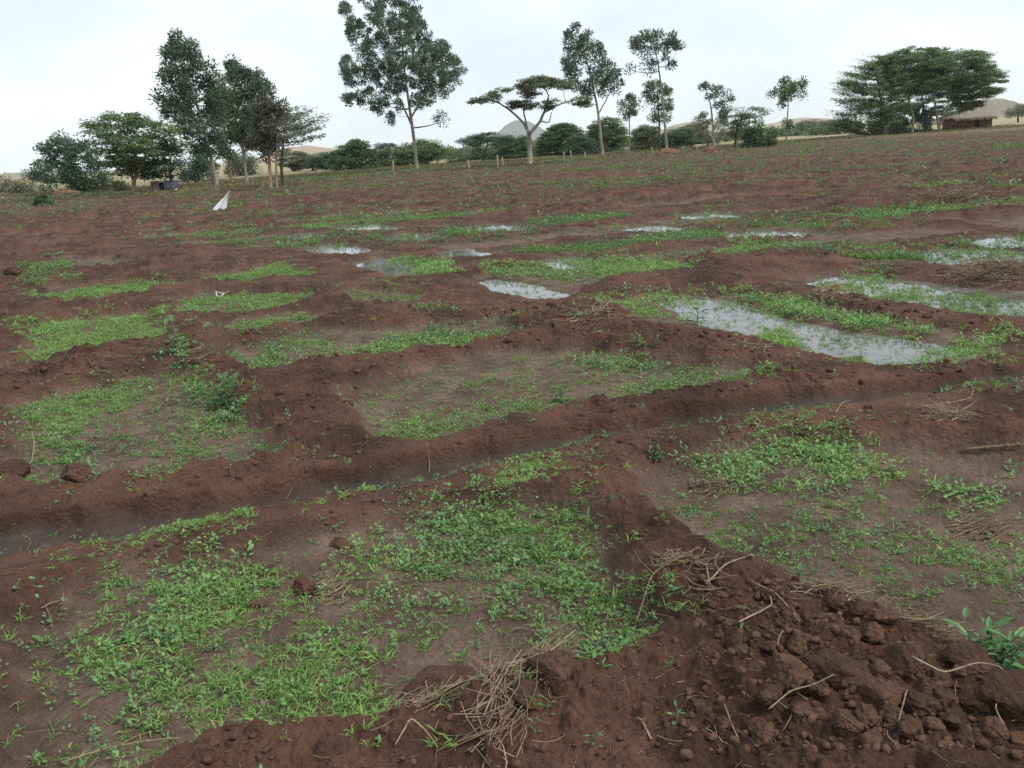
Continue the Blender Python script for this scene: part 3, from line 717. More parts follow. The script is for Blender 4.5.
def build_crumbs():
    g = Geo(); TPL = [clod_shape(2, 900 + q) for q in range(9)]
    def scat(n, poly=None, smin=0.004, smax=0.02, r0=1.6, r1=9, need=0.5):
        if poly is not None:
            P = gpoly(poly); lo, hi = P.min(0), P.max(0)
            x = rng.uniform(lo[0], hi[0], n); y = rng.uniform(lo[1], hi[1], n); k = poly_sdf(x, y, P) < 0
        else:
            r_ = rng.uniform(r0, r1, n); a_ = rng.uniform(-0.68, 0.68, n)
            x, y = r_ * np.sin(a_), r_ * np.cos(a_)
            k = rng.random(n) < np.clip(0.5 + fbm(x * 1.3 + 3, y * 1.3, 3, 6), 0.05, 1)
        x, y = x[k], y[k]; t = terrain(x, y)
        k = (t['bed'] < need) & (t['chan'] < 0.3)
        x, y, z = x[k], y[k], t['z'][k]
        s = smin + (smax - smin) * rng.random(len(x)) ** 3
        if poly is None: s *= np.clip(np.hypot(x, y) / 4.0, 0.8, 2.0)
        for i in range(len(x)):
            V, Fc = TPL[i % 9]
            w = V * (s[i] * rng.uniform(0.75, 1.35, 3))
            a = rng.uniform(0, 6.3); c, q = math.cos(a), math.sin(a)
            g.add(np.c_[w[:, 0] * c - w[:, 1] * q + x[i], w[:, 0] * q + w[:, 1] * c + y[i], w[:, 2] + z[i] + s[i] * 0.1], Fc)
    scat(9000, None, 0.003, 0.017)
    scat(3000, [(690, 580), (800, 596), (880, 640), (960, 690), (1080, 720), (1080, 780), (640, 780), (700, 690)], 0.002, 0.016)
    o = g.build('soil_crumbs', M_CLOD, None, None, True)
    tag(o, 'loose crumbs and small lumps of brown soil strewn over the ridges', 'soil crumbs', kind='stuff')
build_crumbs()

# ------------------------------------------------------------------ straw, stalks and roots
M_STRAW = leaf_mat('dry_straw', (0.13, 0.085, 0.05), (0.26, 0.19, 0.115), (0.40, 0.32, 0.21), 0.1, 0.8, dirt=(0.17, 0.12, 0.085))
def gp(px, py, up=0.0):
    P = ground(px, py); return np.array([P[0], P[1], hz(P[0], P[1]) + up])
def smooth_path(pts, n=14):
    pts = np.asarray(pts, float)
    s = np.r_[0, np.cumsum(np.linalg.norm(np.diff(pts, axis=0), axis=1))]
    q = np.linspace(0, s[-1], n)
    out = np.stack([np.interp(q, s, pts[:, i]) for i in range(3)], 1)
    for _ in range(2):
        out[1:-1] = 0.25 * out[:-2] + 0.5 * out[1:-1] + 0.25 * out[2:]
    return out
def stalk(px_list, rad, label, name='dry_stalk', tone=0.7, cat='stalk', lift=None, side=None):
    lift = lift or [0.008] * len(px_list)
    rad *= 0.75
    pts = [gp(p[0], p[1], l) for p, l in zip(px_list, lift)]
    base = pts[0].copy()
    g = Geo(); path = smooth_path(pts, 5 * len(pts))
    path = path + np.cumsum(rng.normal(0, rad * 0.12, path.shape), 0) * np.array([1, 1, 0.3])
    tube(g, path, np.linspace(rad, rad * 0.55, len(path)), 6, tone)
    for i in (len(path) // 3, 2 * len(path) // 3):       # nodes along the stem
        tube(g, path[i:i + 2], rad * 1.25, 6, tone * 0.7)
    for sp in side or []:
        q = smooth_path([gp(p[0], p[1], 0.012) for p in sp], 8)
        tube(g, q, np.linspace(rad * 0.7, rad * 0.35, 8), 5, tone)
    o = g.build(name, M_STRAW, None, base, True); o.location = base
    tag(o, label, cat, 'dry stalks and roots on the bare soil')
    return o
stalk([(508, 694), (540, 660), (577, 632)], 0.0055, 'long straight straw stalk leaning out of the heap towards the grass', tone=0.75, lift=[0.03, 0.05, 0.05])
stalk([(908, 704), (940, 712), (975, 702), (998, 708), (1003, 728), (990, 745), (1000, 762)], 0.0035, 'long pale wavy root lying across the clods at the lower right', 'dry_root', 0.85, 'root', [0.05] * 7)
stalk([(751, 602), (775, 620), (790, 633), (799, 650)], 0.0035, 'pale thin stalk slanting down across the bare bank', tone=0.7, lift=[.02, .02, .02, .01])
stalk([(738, 656), (760, 645), (772, 630), (770, 622)], 0.0040, 'pale curved stalk lying on the bare bank, hooked at its upper end', tone=0.8, lift=[.02, .02, .02, .03])
stalk([(706, 604), (725, 592), (745, 587)], 0.0055, 'short thick yellow straw stub on the ridge beside the right bed', tone=0.7, lift=[.01, .03, .03], side=[[(710, 604), (706, 594), (708, 586)]])
stalk([(636, 620), (652, 600), (680, 585), (700, 570)], 0.0045, 'reddish branching twig where the nearest bed meets the bare ridge', 'dry_twig', 0.3, 'twig', [.03, .03, .03, .03], [[(655, 600), (640, 580), (634, 566)], [(640, 612), (610, 612), (592, 616)]])
stalk([(42, 612), (52, 606), (62, 600), (64, 595)], 0.0045, 'bent grey twig at the left rim of the nearest bed', 'dry_twig', 0.45, 'twig', [.01, .03, .03, .02], [[(46, 608), (52, 618), (50, 622)]])
stalk([(22, 470), (32, 462), (36, 450), (34, 440)], 0.0055, 'pale forked twig standing on the soil at the left edge', 'dry_twig', 0.65, 'twig', [.01, .03, .06, .08], [[(32, 462), (40, 468), (42, 472)]])
stalk([(428, 462), (429, 458), (428, 454)], 0.0045, 'small upright stick on the furrow bank above the nearest bed', tone=0.4, lift=[0.0, 0.02, 0.03])
stalk([(738, 762), (730, 745), (724, 728)], 0.0032, 'thin pale straw lying below the clods near the bottom edge', tone=0.6)
stalk([(652, 768), (643, 752), (637, 738)], 0.0042, 'flat pale straw blade near the bottom edge left of the clods', tone=0.75)
stalk([(768, 742), (790, 732), (812, 726), (832, 722)], 0.0032, 'withered sprig with curled pale leaves among the clods', 'dry_sprig', 0.6, 'sprig', [.05, .06, .06, .06], [[(788, 733), (776, 728), (770, 722)], [(795, 731), (790, 744), (782, 752)], [(806, 728), (798, 722), (792, 716)]])
stalk([(895, 762), (900, 748), (904, 732)], 0.003, 'slim pale straw leaning on clods below the dark gap', tone=0.6, lift=[.03, .05, .06])
stalk([(60, 755), (110, 742), (150, 735), (180, 733)], 0.0042, 'long straw lying along the bottom of the nearest bed at lower left', tone=0.6, lift=[.02, .03, .03, .03], side=[[(110, 742), (130, 728), (150, 722)]])
stalk([(272, 745), (300, 738), (330, 728)], 0.0036, 'pale straw on the soil just below the nearest grass', tone=0.8)
stalk([(398, 768), (415, 752), (432, 760), (440, 768)], 0.004, 'bent pale straw near the bottom edge left of the straw heap', tone=0.75, lift=[.01, .04, .03, .01])
stalk([(920, 420), (945, 418), (970, 412), (972, 406)], 0.0045, 'pale dry root lying on the furrow bank at the right', 'dry_root', 0.8, 'root', [.02, .03, .04, .05])
stalk([(965, 448), (990, 450), (1020, 452)], 0.011, 'thick grey weathered stick on the bank at the right edge', 'weathered_stick', 0.4, 'stick', [.02, .02, .02])
stalk([(835, 418), (842, 408), (850, 400)], 0.004, 'small forked pale root on the far bank of the furrow', 'dry_root', 0.7, 'root', [.01, .03, .04], [[(842, 408), (832, 404), (826, 406)], [(842, 408), (852, 410), (860, 414)]])

M_PILE = M_STRAW
def straw_heap(px, py, wpx, hpx, n, label, rad=0.0022, height=0.05, ln=(0.08, 0.22), direction=None, tone=0.55, spread=0.9, name='straw_heap'):
    base = gp(px, py); dist = np.linalg.norm(base - CAM)
    A = ground(px - wpx / 2, py); B = ground(px + wpx / 2, py); C = ground(px, py - hpx / 2); E = ground(px, py + hpx / 2)
    ax = (B - A) / 2; ay = (C - E) / 2
    g = Geo()
    xs = np.clip(rng.normal(0, 0.40, n), -0.85, 0.85); ys = np.clip(rng.normal(0, 0.40, n), -0.85, 0.85)
    X = base[0] + ax[0] * xs + ay[0] * ys; Y = base[1] + ax[1] * xs + ay[1] * ys
    Z = terrain(X, Y)['z']
    for i in range(n):
        a = (direction + rng.normal(0, spread * 0.6)) if direction is not None else rng.uniform(0, 6.3)
        L = rng.uniform(*ln)
        h = height * math.exp(-(xs[i] ** 2 + ys[i] ** 2) * 1.5) * rng.random()
        d = np.array([math.cos(a), math.sin(a), 0]); q = np.array([-d[1], d[0], 0])
        c = rng.normal(0, 0.22); e = rng.uniform(-0.02, 0.10) * L * 3
        s = np.linspace(-0.5, 0.5, 5)
        pts = np.array([X[i], Y[i], Z[i] + 0.004 + h]) + d * (s * L)[:, None] + q * (c * L * (s ** 2 * 4 - 0.5))[:, None] + np.array([0, 0, 1]) * (e * (s + 0.5) ** 2)[:, None]
        tube(g, pts, np.linspace(1, 0.6, 5) * rad * rng.uniform(0.6, 1.5), 4, float(np.clip(tone + rng.normal(0, 0.3), 0, 1)), cap=False)
    nb = max(4, n // 8)          # broken flat leaf scraps among the stalks
    q = rng.integers(0, n, nb); aa = rng.uniform(0, 6.3, nb)
    leaves(g, np.stack([X[q], Y[q], Z[q] + 0.006 + 0.4 * height * rng.random(nb)], 1), np.stack([np.cos(aa), np.sin(aa), rng.uniform(-0.1, 0.35, nb)], 1), np.array([0, 0, 1.0]) + rng.normal(0, 0.4, (nb, 3)),
           rng.uniform(0.4, 0.9, nb) * ln[1] * 0.6, rad * rng.uniform(3, 7, nb), np.clip(tone + rng.normal(0, 0.25, nb), 0, 1), 0.3)
    o = g.build(name, M_PILE, None, base, True); o.location = base
    tag(o, label, 'straw heap', 'heaps and tufts of dry straw')
straw_heap(505, 728, 62, 96, 70, 'tangled heap of yellow straw by the smooth clods at the bottom edge', 0.0014, 0.02, (0.08, 0.30), 1.3, 0.55, 0.75)
straw_heap(540, 680, 60, 50, 60, 'loose straw trailing along the bare ridge below the long stalk', 0.0016, 0.025, (0.1, 0.28), 0.9, 0.5, 0.5)
straw_heap(440, 708, 90, 24, 60, 'thin straw scatter on the lower rim of the nearest bed', 0.0016, 0.02, (0.08, 0.24), 0.2, 0.55, 0.6)
straw_heap(330, 578, 34, 40, 60, 'bleached straw tuft beside a rounded clod in the nearest bed', 0.0016, 0.03, (0.05, 0.12), 0.3, 0.6)
straw_heap(850, 612, 120, 24, 130, 'yellow straw strewn along the lower rim of the right bed', 0.0018, 0.04, (0.06, 0.16), -0.5, 0.5)
straw_heap(925, 636, 60, 34, 90, 'dense straw clump between the clods and the big-leaved plant', 0.0019, 0.06, (0.08, 0.2), -0.7, 0.55, 0.5)
straw_heap(945, 428, 50, 24, 60, 'pale straw tangle on the bank of the furrow at the right', 0.0022, 0.05, (0.1, 0.26), None, 0.7)
straw_heap(995, 277, 110, 26, 520, 'large mat of dead straw on the ridge at the right edge between two pools', 0.0032, 0.09, (0.12, 0.4), None, 0.42)
straw_heap(970, 205, 170, 18, 900, 'wide band of dry straw across the far field at the right', 0.0045, 0.07, (0.15, 0.5), None, 0.38)
straw_heap(745, 302 + 55, 60, 14, 40, 'thin straw tangle on the ridge below the largest pool', 0.003, 0.04, (0.1, 0.3), None, 0.5)
straw_heap(600, 324, 90, 16, 60, 'straw scatter on the long ridge below the middle pools', 0.004, 0.05, (0.15, 0.35), None, 0.5)
straw_heap(830, 298, 34, 10, 40, 'small straw tuft on the ridge between the two big pools', 0.004, 0.05, (0.15, 0.4), 0.4, 0.6)
straw_heap(205, 366, 30, 14, 34, 'reddish dry stems beside the tall weed of the left bed', 0.003, 0.05, (0.1, 0.3), 0.6, 0.25)
straw_heap(690, 590, 70, 40, 40, 'dry stems lying on the ridge between the two near beds', 0.0022, 0.03, (0.08, 0.2), None, 0.45)
straw_heap(715, 478, 60, 30, 60, 'grey straw at the upper rim of the right bed', 0.0018, 0.03, (0.06, 0.16), None, 0.5)
straw_heap(985, 520, 70, 30, 90, 'matted grey dead stems in the right bed below the weeds', 0.0017, 0.02, (0.06, 0.16), 0.1, 0.35, 0.5)
def build_litter():
    g = Geo()
    n = 26000
    r_ = np.concatenate([rng.uniform(1.7, 10, n // 5), 1 / rng.uniform(1 / 90, 1 / 8, n - n // 5)]); a_ = rng.uniform(-0.7, 0.7, n)
    x, y = r_ * np.sin(a_), r_ * np.cos(a_)
    t = terrain(x, y)
    pr = np.where(t['r'] < 9, 0.80, 0.15 + 0.85 * sstep(-6, 14, x)) * np.clip(0.4 + 1.2 * fbm(x * 0.5, y * 0.5, 3, 4), 0, 1)
    k = (rng.random(n) < pr) & (t['pud'] < 0.2)
    x, y, z = x[k], y[k], t['z'][k]; n = len(x)
    s = np.maximum(1, np.hypot(x, y) / 6) ** 0.8
    for i in range(n):
        a = rng.uniform(0, 6.3); L = (0.015 + 0.10 * rng.random() ** 2.5) * s[i]; d = np.array([math.cos(a), math.sin(a), rng.uniform(-0.05, 0.35)]); q = np.array([-d[1], d[0], 0]) * rng.normal(0, 0.1)
        u = np.linspace(0, 1, 4)
        pts = np.array([x[i], y[i], z[i] + 0.003]) + d * (u * L)[:, None] + q * (L * (u - u * u) * 4)[:, None]
        tube(g, pts, 0.0011 * s[i] * rng.uniform(0.7, 1.4), 3, float(np.clip(rng.normal(0.45, 0.22), 0, 1)), cap=False)
    tag(g.build('straw_litter', M_STRAW), 'scattered bits of dry straw and root over the ploughed soil', 'straw litter', kind='stuff')
build_litter()

# ------------------------------------------------------------------ plants one can point to
M_BIGLEAF = leaf_mat('big_leaf', (0.06, 0.13, 0.045), (0.085, 0.18, 0.06), (0.12, 0.24, 0.075), 0.25, 0.45, 0.35)
M_STEM = simple_mat('green_stem', (0.08, 0.12, 0.04), (0.11, 0.14, 0.05), 20, 0.7)
def leafy_plant(px, py, H, label, n=9, L=0.06, W=0.035, spread=0.5, tone=0.5, name='young_plant', group='single young plants on the soil', m=None, branches=1, cat='plant'):
    P = gp(px, py); root = empty(name, P)
    gs, gl = Geo(), Geo()
    for b in range(branches):
        az0 = rng.uniform(0, 6.3) if branches > 1 else 0
        lean = (0.55 if branches > 1 else 0.12) * rng.uniform(0.6, 1.2)
        top = np.array([math.cos(az0) * lean * H, math.sin(az0) * lean * H, H * rng.uniform(0.75, 1.0)])
        path = smooth_path([(0, 0, -0.02), top * 0.5 + np.array([0, 0, 0.08 * H]), top], 8)
        tube(gs, path, np.linspace(0.03, 0.015, 8) * max(H, 0.06), 5)
        u = np.linspace(0.3, 1, n); idx = (u * 7).astype(int)
        az = np.arange(n) * 2.4 + rng.normal(0, 0.3, n) + az0
        el = 0.1 + 0.8 * (u - 0.3) + rng.normal(0, 0.15, n)
        D = np.stack([np.cos(az) * np.cos(el), np.sin(az) * np.cos(el), np.sin(el)], 1)
        B = path[idx]
        pet = B + D * (spread * L)
        for i in range(n): tube(gs, [B[i], pet[i]], 0.0012 + 0.008 * H, 3, cap=False)
        leaves(gl, pet, D, np.array([0, 0, 1.0]) + rng.normal(0, 0.15, (n, 3)), L * rng.uniform(0.75, 1.15, n), W * rng.uniform(0.8, 1.1, n), np.clip(rng.normal(tone, 0.12, n), 0, 1), 0.2)
    gs.build('stem', M_STEM, root); gl.build('foliage', m or M_BIGLEAF, root)
    tag(root, label, cat, group)
    return root
leafy_plant(988, 672, 0.13, 'big-leaved green plant on the rim of the right bed at the right edge', 11, 0.058, 0.022, 0.35, 0.62, branches=7)
leafy_plant(1022, 690, 0.08, 'smaller green sprout under the big-leaved plant at the right edge', 7, 0.06, 0.024, 0.3, 0.75, branches=2)
leafy_plant(548, 737, 0.05, 'tiny four-leaved seedling on bare soil right of the straw heap', 7, 0.02, 0.009)
leafy_plant(535, 752, 0.05, 'tiny upright seedling closest to the straw heap at the bottom edge', 6, 0.018, 0.008)
leafy_plant(594, 766, 0.045, 'tiny seedling at the very bottom edge of the bare soil', 6, 0.022, 0.010)
leafy_plant(676, 752, 0.045, 'small bright seedling alone on bare soil left of the clods', 7, 0.024, 0.011, tone=0.7)
leafy_plant(697, 324, 0.16, 'bright young seedling on the bare ridge below the largest pool', 9, 0.08, 0.05, 0.4, 0.85)
leafy_plant(574, 326, 0.14, 'yellow-green seedling on the long ridge below the middle pool', 8, 0.07, 0.045, 0.4, 0.85)
leafy_plant(182, 362, 0.26, 'tall pale-leaved weed at the head of the left weedy bed', 9, 0.10, 0.05, 0.5, 0.7, branches=2)
leafy_plant(225, 405, 0.18, 'bushy grey-green weed at the corner of the left weedy bed', 9, 0.07, 0.04, 0.4, 0.3, branches=5)
leafy_plant(560, 398, 0.10, 'low grey-green weed in the middle bed near the furrow', 8, 0.05, 0.03, 0.4, 0.35, branches=3)
leafy_plant(72, 763, 0.045, 'round-leaved seedling in the bottom left corner of the bare soil', 5, 0.030, 0.022, 0.5, 0.75)
leafy_plant(655, 464, 0.06, 'leafy green sprig at the top corner where both near beds meet', 8, 0.032, 0.018, 0.4, 0.6, branches=3)
leafy_plant(792, 583, 0.07, 'upright green sprout on the lower rim of the right bed', 8, 0.035, 0.014, 0.3, 0.6, branches=2)

# ------------------------------------------------------------------ trees
BARK_GREY = simple_mat('bark_pale_grey', (0.20, 0.175, 0.145), (0.32, 0.29, 0.25), 3, 0.9, 0.01, 18, 0.1, (1, 1, 0.3))
BARK_TAN = simple_mat('bark_tan', (0.22, 0.155, 0.085), (0.34, 0.25, 0.15), 3, 0.9, 0.01, 18, 0.1, (1, 1, 0.3))
BARK_FEVER = simple_mat('bark_yellow', (0.27, 0.235, 0.11), (0.38, 0.33, 0.17), 3, 0.9, 0.01, 18, 0.1, (1, 1, 0.3))
BARK_DARK = simple_mat('bark_dark', (0.05, 0.042, 0.034), (0.10, 0.085, 0.065), 3, 0.9, 0.01, 18, 0.1, (1, 1, 0.3))
LM = {
    'silky': leaf_mat('silky_tree_leaves', (0.026, 0.040, 0.026), (0.046, 0.066, 0.043), (0.085, 0.105, 0.07), 0.35, k=2.5),
    'silky_light': leaf_mat('light_tree_leaves', (0.035, 0.052, 0.028), (0.06, 0.082, 0.043), (0.105, 0.125, 0.07), 0.35, k=2.5),
    'brownish': leaf_mat('brownish_tree_leaves', (0.032, 0.034, 0.027), (0.052, 0.054, 0.042), (0.08, 0.08, 0.062), 0.35, k=2.5),
    'acacia': leaf_mat('acacia_leaves', (0.036, 0.055, 0.025), (0.060, 0.085, 0.036), (0.095, 0.125, 0.055), 0.35, k=2.5),
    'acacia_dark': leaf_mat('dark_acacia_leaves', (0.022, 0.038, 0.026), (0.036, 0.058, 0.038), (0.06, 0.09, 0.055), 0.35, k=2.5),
    'acacia_grey': leaf_mat('grey_acacia_leaves', (0.05, 0.062, 0.042), (0.078, 0.09, 0.06), (0.11, 0.12, 0.08), 0.35, k=2.5),
    'olive': leaf_mat('olive_leaves', (0.042, 0.052, 0.026), (0.066, 0.078, 0.04), (0.098, 0.112, 0.06), 0.35, k=2.5),
    'green': leaf_mat('green_bush_leaves', (0.035, 0.062, 0.024), (0.06, 0.10, 0.038), (0.09, 0.145, 0.055), 0.35, k=1.55),
    'yellow': leaf_mat('yellow_green_leaves', (0.11, 0.135, 0.05), (0.165, 0.19, 0.075), (0.23, 0.25, 0.11), 0.25),
    'pale': leaf_mat('pale_bush_leaves', (0.14, 0.145, 0.075), (0.20, 0.20, 0.11), (0.27, 0.26, 0.16), 0.25),
}
STYLE = {   # clump radius (m), flatness, leaves per clump, leaf length, leaf width, spacing of clumps as share of radius
    'silky': (0.50, 0.85, 84, 0.30, 0.11, 1.05),
    'acacia': (0.66, 0.30, 130, 0.19, 0.085, 0.80),
    'spray': (0.80, 0.24, 120, 0.24, 0.07, 0.70),
    'bush': (0.60, 0.75, 130, 0.21, 0.11, 0.72),
    'far': (0.95, 0.55, 130, 0.32, 0.15, 0.7),
}
def inside_poly(px, py, P):
    ins = False
    for i in range(len(P)):
        (x0, y0), (x1, y1) = P[i], P[(i + 1) % len(P)]
        if (y0 > py) != (y1 > py) and px < (x1 - x0) * (py - y0) / (y1 - y0) + x0: ins = not ins
    return ins
def row_span(py, P):
    xs = []
    for i in range(len(P)):
        (x0, y0), (x1, y1) = P[i], P[(i + 1) % len(P)]
        if (y0 > py) != (y1 > py): xs.append((x1 - x0) * (py - y0) / (y1 - y0) + x0)
    return (min(xs), max(xs)) if len(xs) > 1 else None
def tree(name, label, base, trunks, crowns, style, leaf, bark, dens=1.0, dist=None, group=None, cat='tree', limbs=9, cs=1.0, gap=0.15, thick=0.85, bare=False, layer=0.0):
    """base and outlines are read off the photograph at the tree's own distance; the crown fills a volume as deep as it is wide"""
    if dist is None:
        B = ground(*base)
    else:
        d = ray(base[0], base[1]); h = d[:2] / np.linalg.norm(d[:2]); B = np.array([h[0] * dist, h[1] * dist, 0.0])
    Y = B[1]
    z0 = hz(B[0], B[1]) if np.hypot(B[0], B[1]) < 135 else 0.03
    r_ = np.random.default_rng(abs(hash((round(base[0]), round(base[1])))) % 99991)
    mpp = Y / (FWD[1] * F_PX)            # metres per pixel at this distance
    root = empty(name, (B[0], B[1], z0))
    org = np.array([B[0], B[1], z0])
    gt, gc = Geo(), Geo()
    skel = []
    for tr in trunks:
        pts = np.array([at_depth(p[0], p[1], Y) for p in tr]); rad = np.array([p[2] for p in tr], float)
        pts[:, 1] += np.cumsum(r_.normal(0, 0.12, len(pts))) * (np.arange(len(pts)) > 0)
        if tr[0][1] >= base[1] - 3 or dist is not None and tr is trunks[0]:
            pts[0] = [pts[0][0], Y, z0 - 0.15]
        s = np.linspace(0, len(pts) - 1, 6 * len(pts)); i = np.arange(len(pts))
        path = np.stack([np.interp(s, i, pts[:, k]) for k in range(3)], 1); rr = np.interp(s, i, rad)
        for _ in range(3): path[1:-1] = 0.25 * path[:-2] + 0.5 * path[1:-1] + 0.25 * path[2:]
        path += np.c_[r_.normal(0, 0.012, (len(path), 2)), np.zeros(len(path))] * (rr / rr[0])[:, None]
        if tr is trunks[0]: rr[:3] *= np.array([1.35, 1.15, 1.05])
        tube(gt, path, rr, 8)
        skel.append(np.c_[path, rr])
    skel = np.concatenate(skel)
    R, flat, nl, LL, LW, sp = STYLE[style]
    R *= cs; LL *= cs ** 0.6; LW *= cs ** 0.6
    C = []; 
    for P in crowns:
        xs = [p[0] for p in P]; ys = [p[1] for p in P]
        hw_full = (max(xs) - min(xs)) / 2
        area = 0.5 * abs(sum(P[i][0] * P[(i + 1) % len(P)][1] - P[(i + 1) % len(P)][0] * P[i][1] for i in range(len(P)))) * mpp * mpp
        vol_n = area / (math.pi * (R * sp) ** 2 * max(flat, 0.35)) * (1.0 + 0.55 * thick * hw_full * mpp / R * 0.5)
        n = max(3, int(vol_n * dens))
        o1, o2 = r_.uniform(0, 99, 2)
        k = 0; tries = 0
        while k < n and tries < n * 30:
            tries += 1
            px, py = r_.uniform(min(xs), max(xs)), r_.uniform(min(ys), max(ys))
            if not inside_poly(px, py, P): continue
            span = row_span(py, P)
            if not span: continue
            c = (span[0] + span[1]) / 2; hw = max((span[1] - span[0]) / 2, 0.5)
            u = (px - c) / hw
            dep = r_.uniform(-1, 1) * thick * min(hw, hw_full) * mpp * math.sqrt(max(0.05, 1 - u * u))
            q = at_depth(px, py, Y)
            if layer:
                lay = layer * (1.3 + 0.5 * math.sin(q[0] * 0.35 + dep * 0.5)); ph = 0.6 * math.sin(q[0] * 0.8 + dep * 1.3)
                q[2] += 0.65 * (z0 + round((q[2] - z0 + ph) / lay) * lay - ph - q[2]) + r_.normal(0, layer * 0.15)
            v = float(fbm(np.array([q[0] * 0.55 / cs + o1 + dep * 0.3]), np.array([q[2] * 0.75 / cs + o2 + dep * 0.4]), 2, 3)[0])
            if v < -0.55 + gap * 2.0 and r_.random() < 0.9: continue
            C.append((q[0], q[1] + dep, q[2], v)); k += 1
    C = np.array(C)
    # limbs to well spread clumps, then twigs to the rest
    def branch(tip, r0, r1, sides=5, n=8):
        nonlocal skel
        d = np.linalg.norm(skel[:, :3] - tip, axis=1) + np.clip(skel[:, 2] - tip[2] + 0.15 * np.linalg.norm(skel[:, :2] - tip[:2], axis=1), 0, None) * 3
        j = int(np.argmin(d)); s = skel[j, :3]
        mid = s * 0.5 + tip * 0.5 + np.array([0, 0, 1]) * (-0.10 if style != 'acacia' else -0.05) * np.linalg.norm(tip - s) + r_.normal(0, 0.04, 3) * np.linalg.norm(tip - s)
        u = np.linspace(0, 1, n)[:, None]
        path = (1 - u) ** 2 * s + 2 * u * (1 - u) * mid + u * u * tip
        a = min(r0, skel[j, 3] * 0.8); rr = np.linspace(max(a, r1), r1, n)
        tube(gt, path, rr, sides, cap=False)
        skel = np.concatenate([skel, np.c_[path, rr]])
    if len(C):
        order = [int(r_.integers(len(C)))]
        dd = np.linalg.norm(C[:, :3] - C[order[0], :3], axis=1)
        for _ in range(min(limbs, len(C) - 1)):
            j = int(np.argmax(dd)); order.append(j); dd = np.minimum(dd, np.linalg.norm(C[:, :3] - C[j, :3], axis=1))
        rt = trunks[0][0][2]
        for j in order: branch(C[j, :3], rt * 0.42, rt * 0.10)
        rest = [j for j in range(len(C)) if j not in order]
        for j in rest[:160]:
            branch(C[j, :3], rt * 0.15, max(rt * 0.05, 0.008), 3, 4)
        n = len(C); N_ = n * nl; idx = np.repeat(np.arange(n), nl)
        d = unit(r_.normal(size=(N_, 3))); rad = r_.random(N_) ** 0.5
        sz = np.exp(r_.normal(0, 0.28, n))[idx] * R
        off = d * rad[:, None] * sz[:, None]; off[:, 2] *= flat
        if style == 'spray':       # feathery sprays drawn out sideways, tips lifted
            a = (np.arctan2(C[:, 1] - Y, C[:, 0] - B[0]) + r_.normal(0, 0.35, n))[idx]
            off = np.stack([np.cos(a), np.sin(a), np.full(N_, 0.18)], 1) * (off[:, 0] * 1.9)[:, None] + np.stack([-np.sin(a), np.cos(a), np.zeros(N_)], 1) * (off[:, 1] * 0.5)[:, None] + np.array([0, 0, 1]) * off[:, 2:3]
        P = C[idx, :3] + off
        D = d * np.array([1, 1, 0.6]) + r_.normal(0, 0.5, (N_, 3))
        if style in ('acacia', 'spray'): D[:, 2] *= 0.3
        if style == 'silky': D[:, 2] += 0.35
        UP = np.array([0, 0, 1.0]) + r_.normal(0, 0.55, (N_, 3))
        tone = np.clip(0.5 + 0.35 * C[idx, 3] + r_.normal(0, 0.17, N_) + 0.0, 0, 1)
        leaves(gc, P, D, UP, LL * r_.uniform(0.7, 1.25, N_), LW * r_.uniform(0.7, 1.25, N_), tone, 0.15)
    gt.build('trunk', bark, root, org, True)
    if gc.n: gc.build('crown', LM[leaf], root, org)
    tag(root, label, cat, group)
    return root

GS = 'tall upright trees along the edge of the field'
GB = 'low trees and bushes beyond the field'
GA = 'acacias standing around the field'
# left end
tree('round_tree', 'dark round-crowned tree at far left whose foliage reaches the ground', (84, 193), [[(84, 193, .22), (80, 180, .18), (70, 160, .12), (66, 145, .06)]],
     [[(30, 162), (42, 147), (62, 134), (81, 137), (88, 142), (94, 152), (100, 170), (109, 180), (100, 183), (81, 190), (52, 191), (47, 184), (34, 180), (30, 175)]], 'bush', 'acacia_dark', BARK_DARK, 0.6, group=GB, gap=0.25, cs=0.9)
tree('acacia_tree', 'broad feathery green acacia with tan forked trunk, left of the small shed', (136, 195), [[(136, 195, .16), (134, 183, .13), (141, 169, .10), (150, 150, .06)], [(134, 183, .10), (128, 168, .07), (118, 150, .04)]],
     [[(87, 131), (94, 124), (106, 117), (134, 114), (145, 120), (160, 124), (176, 135), (178, 150), (170, 160), (150, 166), (140, 172), (125, 176), (112, 172), (103, 160), (92, 148), (97, 140)]], 'acacia', 'acacia', BARK_TAN, 0.95, group=GA, layer=0.42, gap=0.06)
tree('acacia_tree', 'low dark flat-layered tree directly above the small shed', (173, 189), [[(173, 189, .13), (171, 178, .1), (168, 160, .06)]],
     [[(150, 150), (165, 140), (180, 142), (192, 153), (203, 165), (178, 176), (155, 180), (146, 176)]], 'acacia', 'acacia_dark', BARK_DARK, 0.8, dist=62, group=GA, layer=0.4)
tree('silky_tree', 'tallest dense dark tree of the clump on the left, leaning left', (217, 187), [[(217, 187, .15), (213, 160, .13), (203, 120, .10), (188, 70, .06), (177, 38, .02)], [(213, 188, .10), (209, 165, .09), (198, 140, .06)]],
     [[(166, 42), (176, 34), (186, 41), (200, 56), (214, 70), (219, 90), (223, 114), (224, 139), (217, 158), (198, 156), (182, 139), (166, 114), (158, 98), (158, 81), (163, 65), (168, 60)]], 'silky', 'silky', BARK_GREY, 1.25, group=GS, gap=-0.1, limbs=12)
tree('silky_tree', 'dense tree with lighter yellowish leaves between the two tall left peaks', (232, 183), [[(232, 183, .13), (229, 160, .11), (224, 120, .07), (219, 78, .02)]],
     [[(207, 91), (221, 76), (231, 84), (238, 100), (242, 121), (240, 142), (231, 158), (216, 156), (210, 128)]], 'silky', 'silky_light', BARK_TAN, 1.9, group=GS, gap=-0.2)
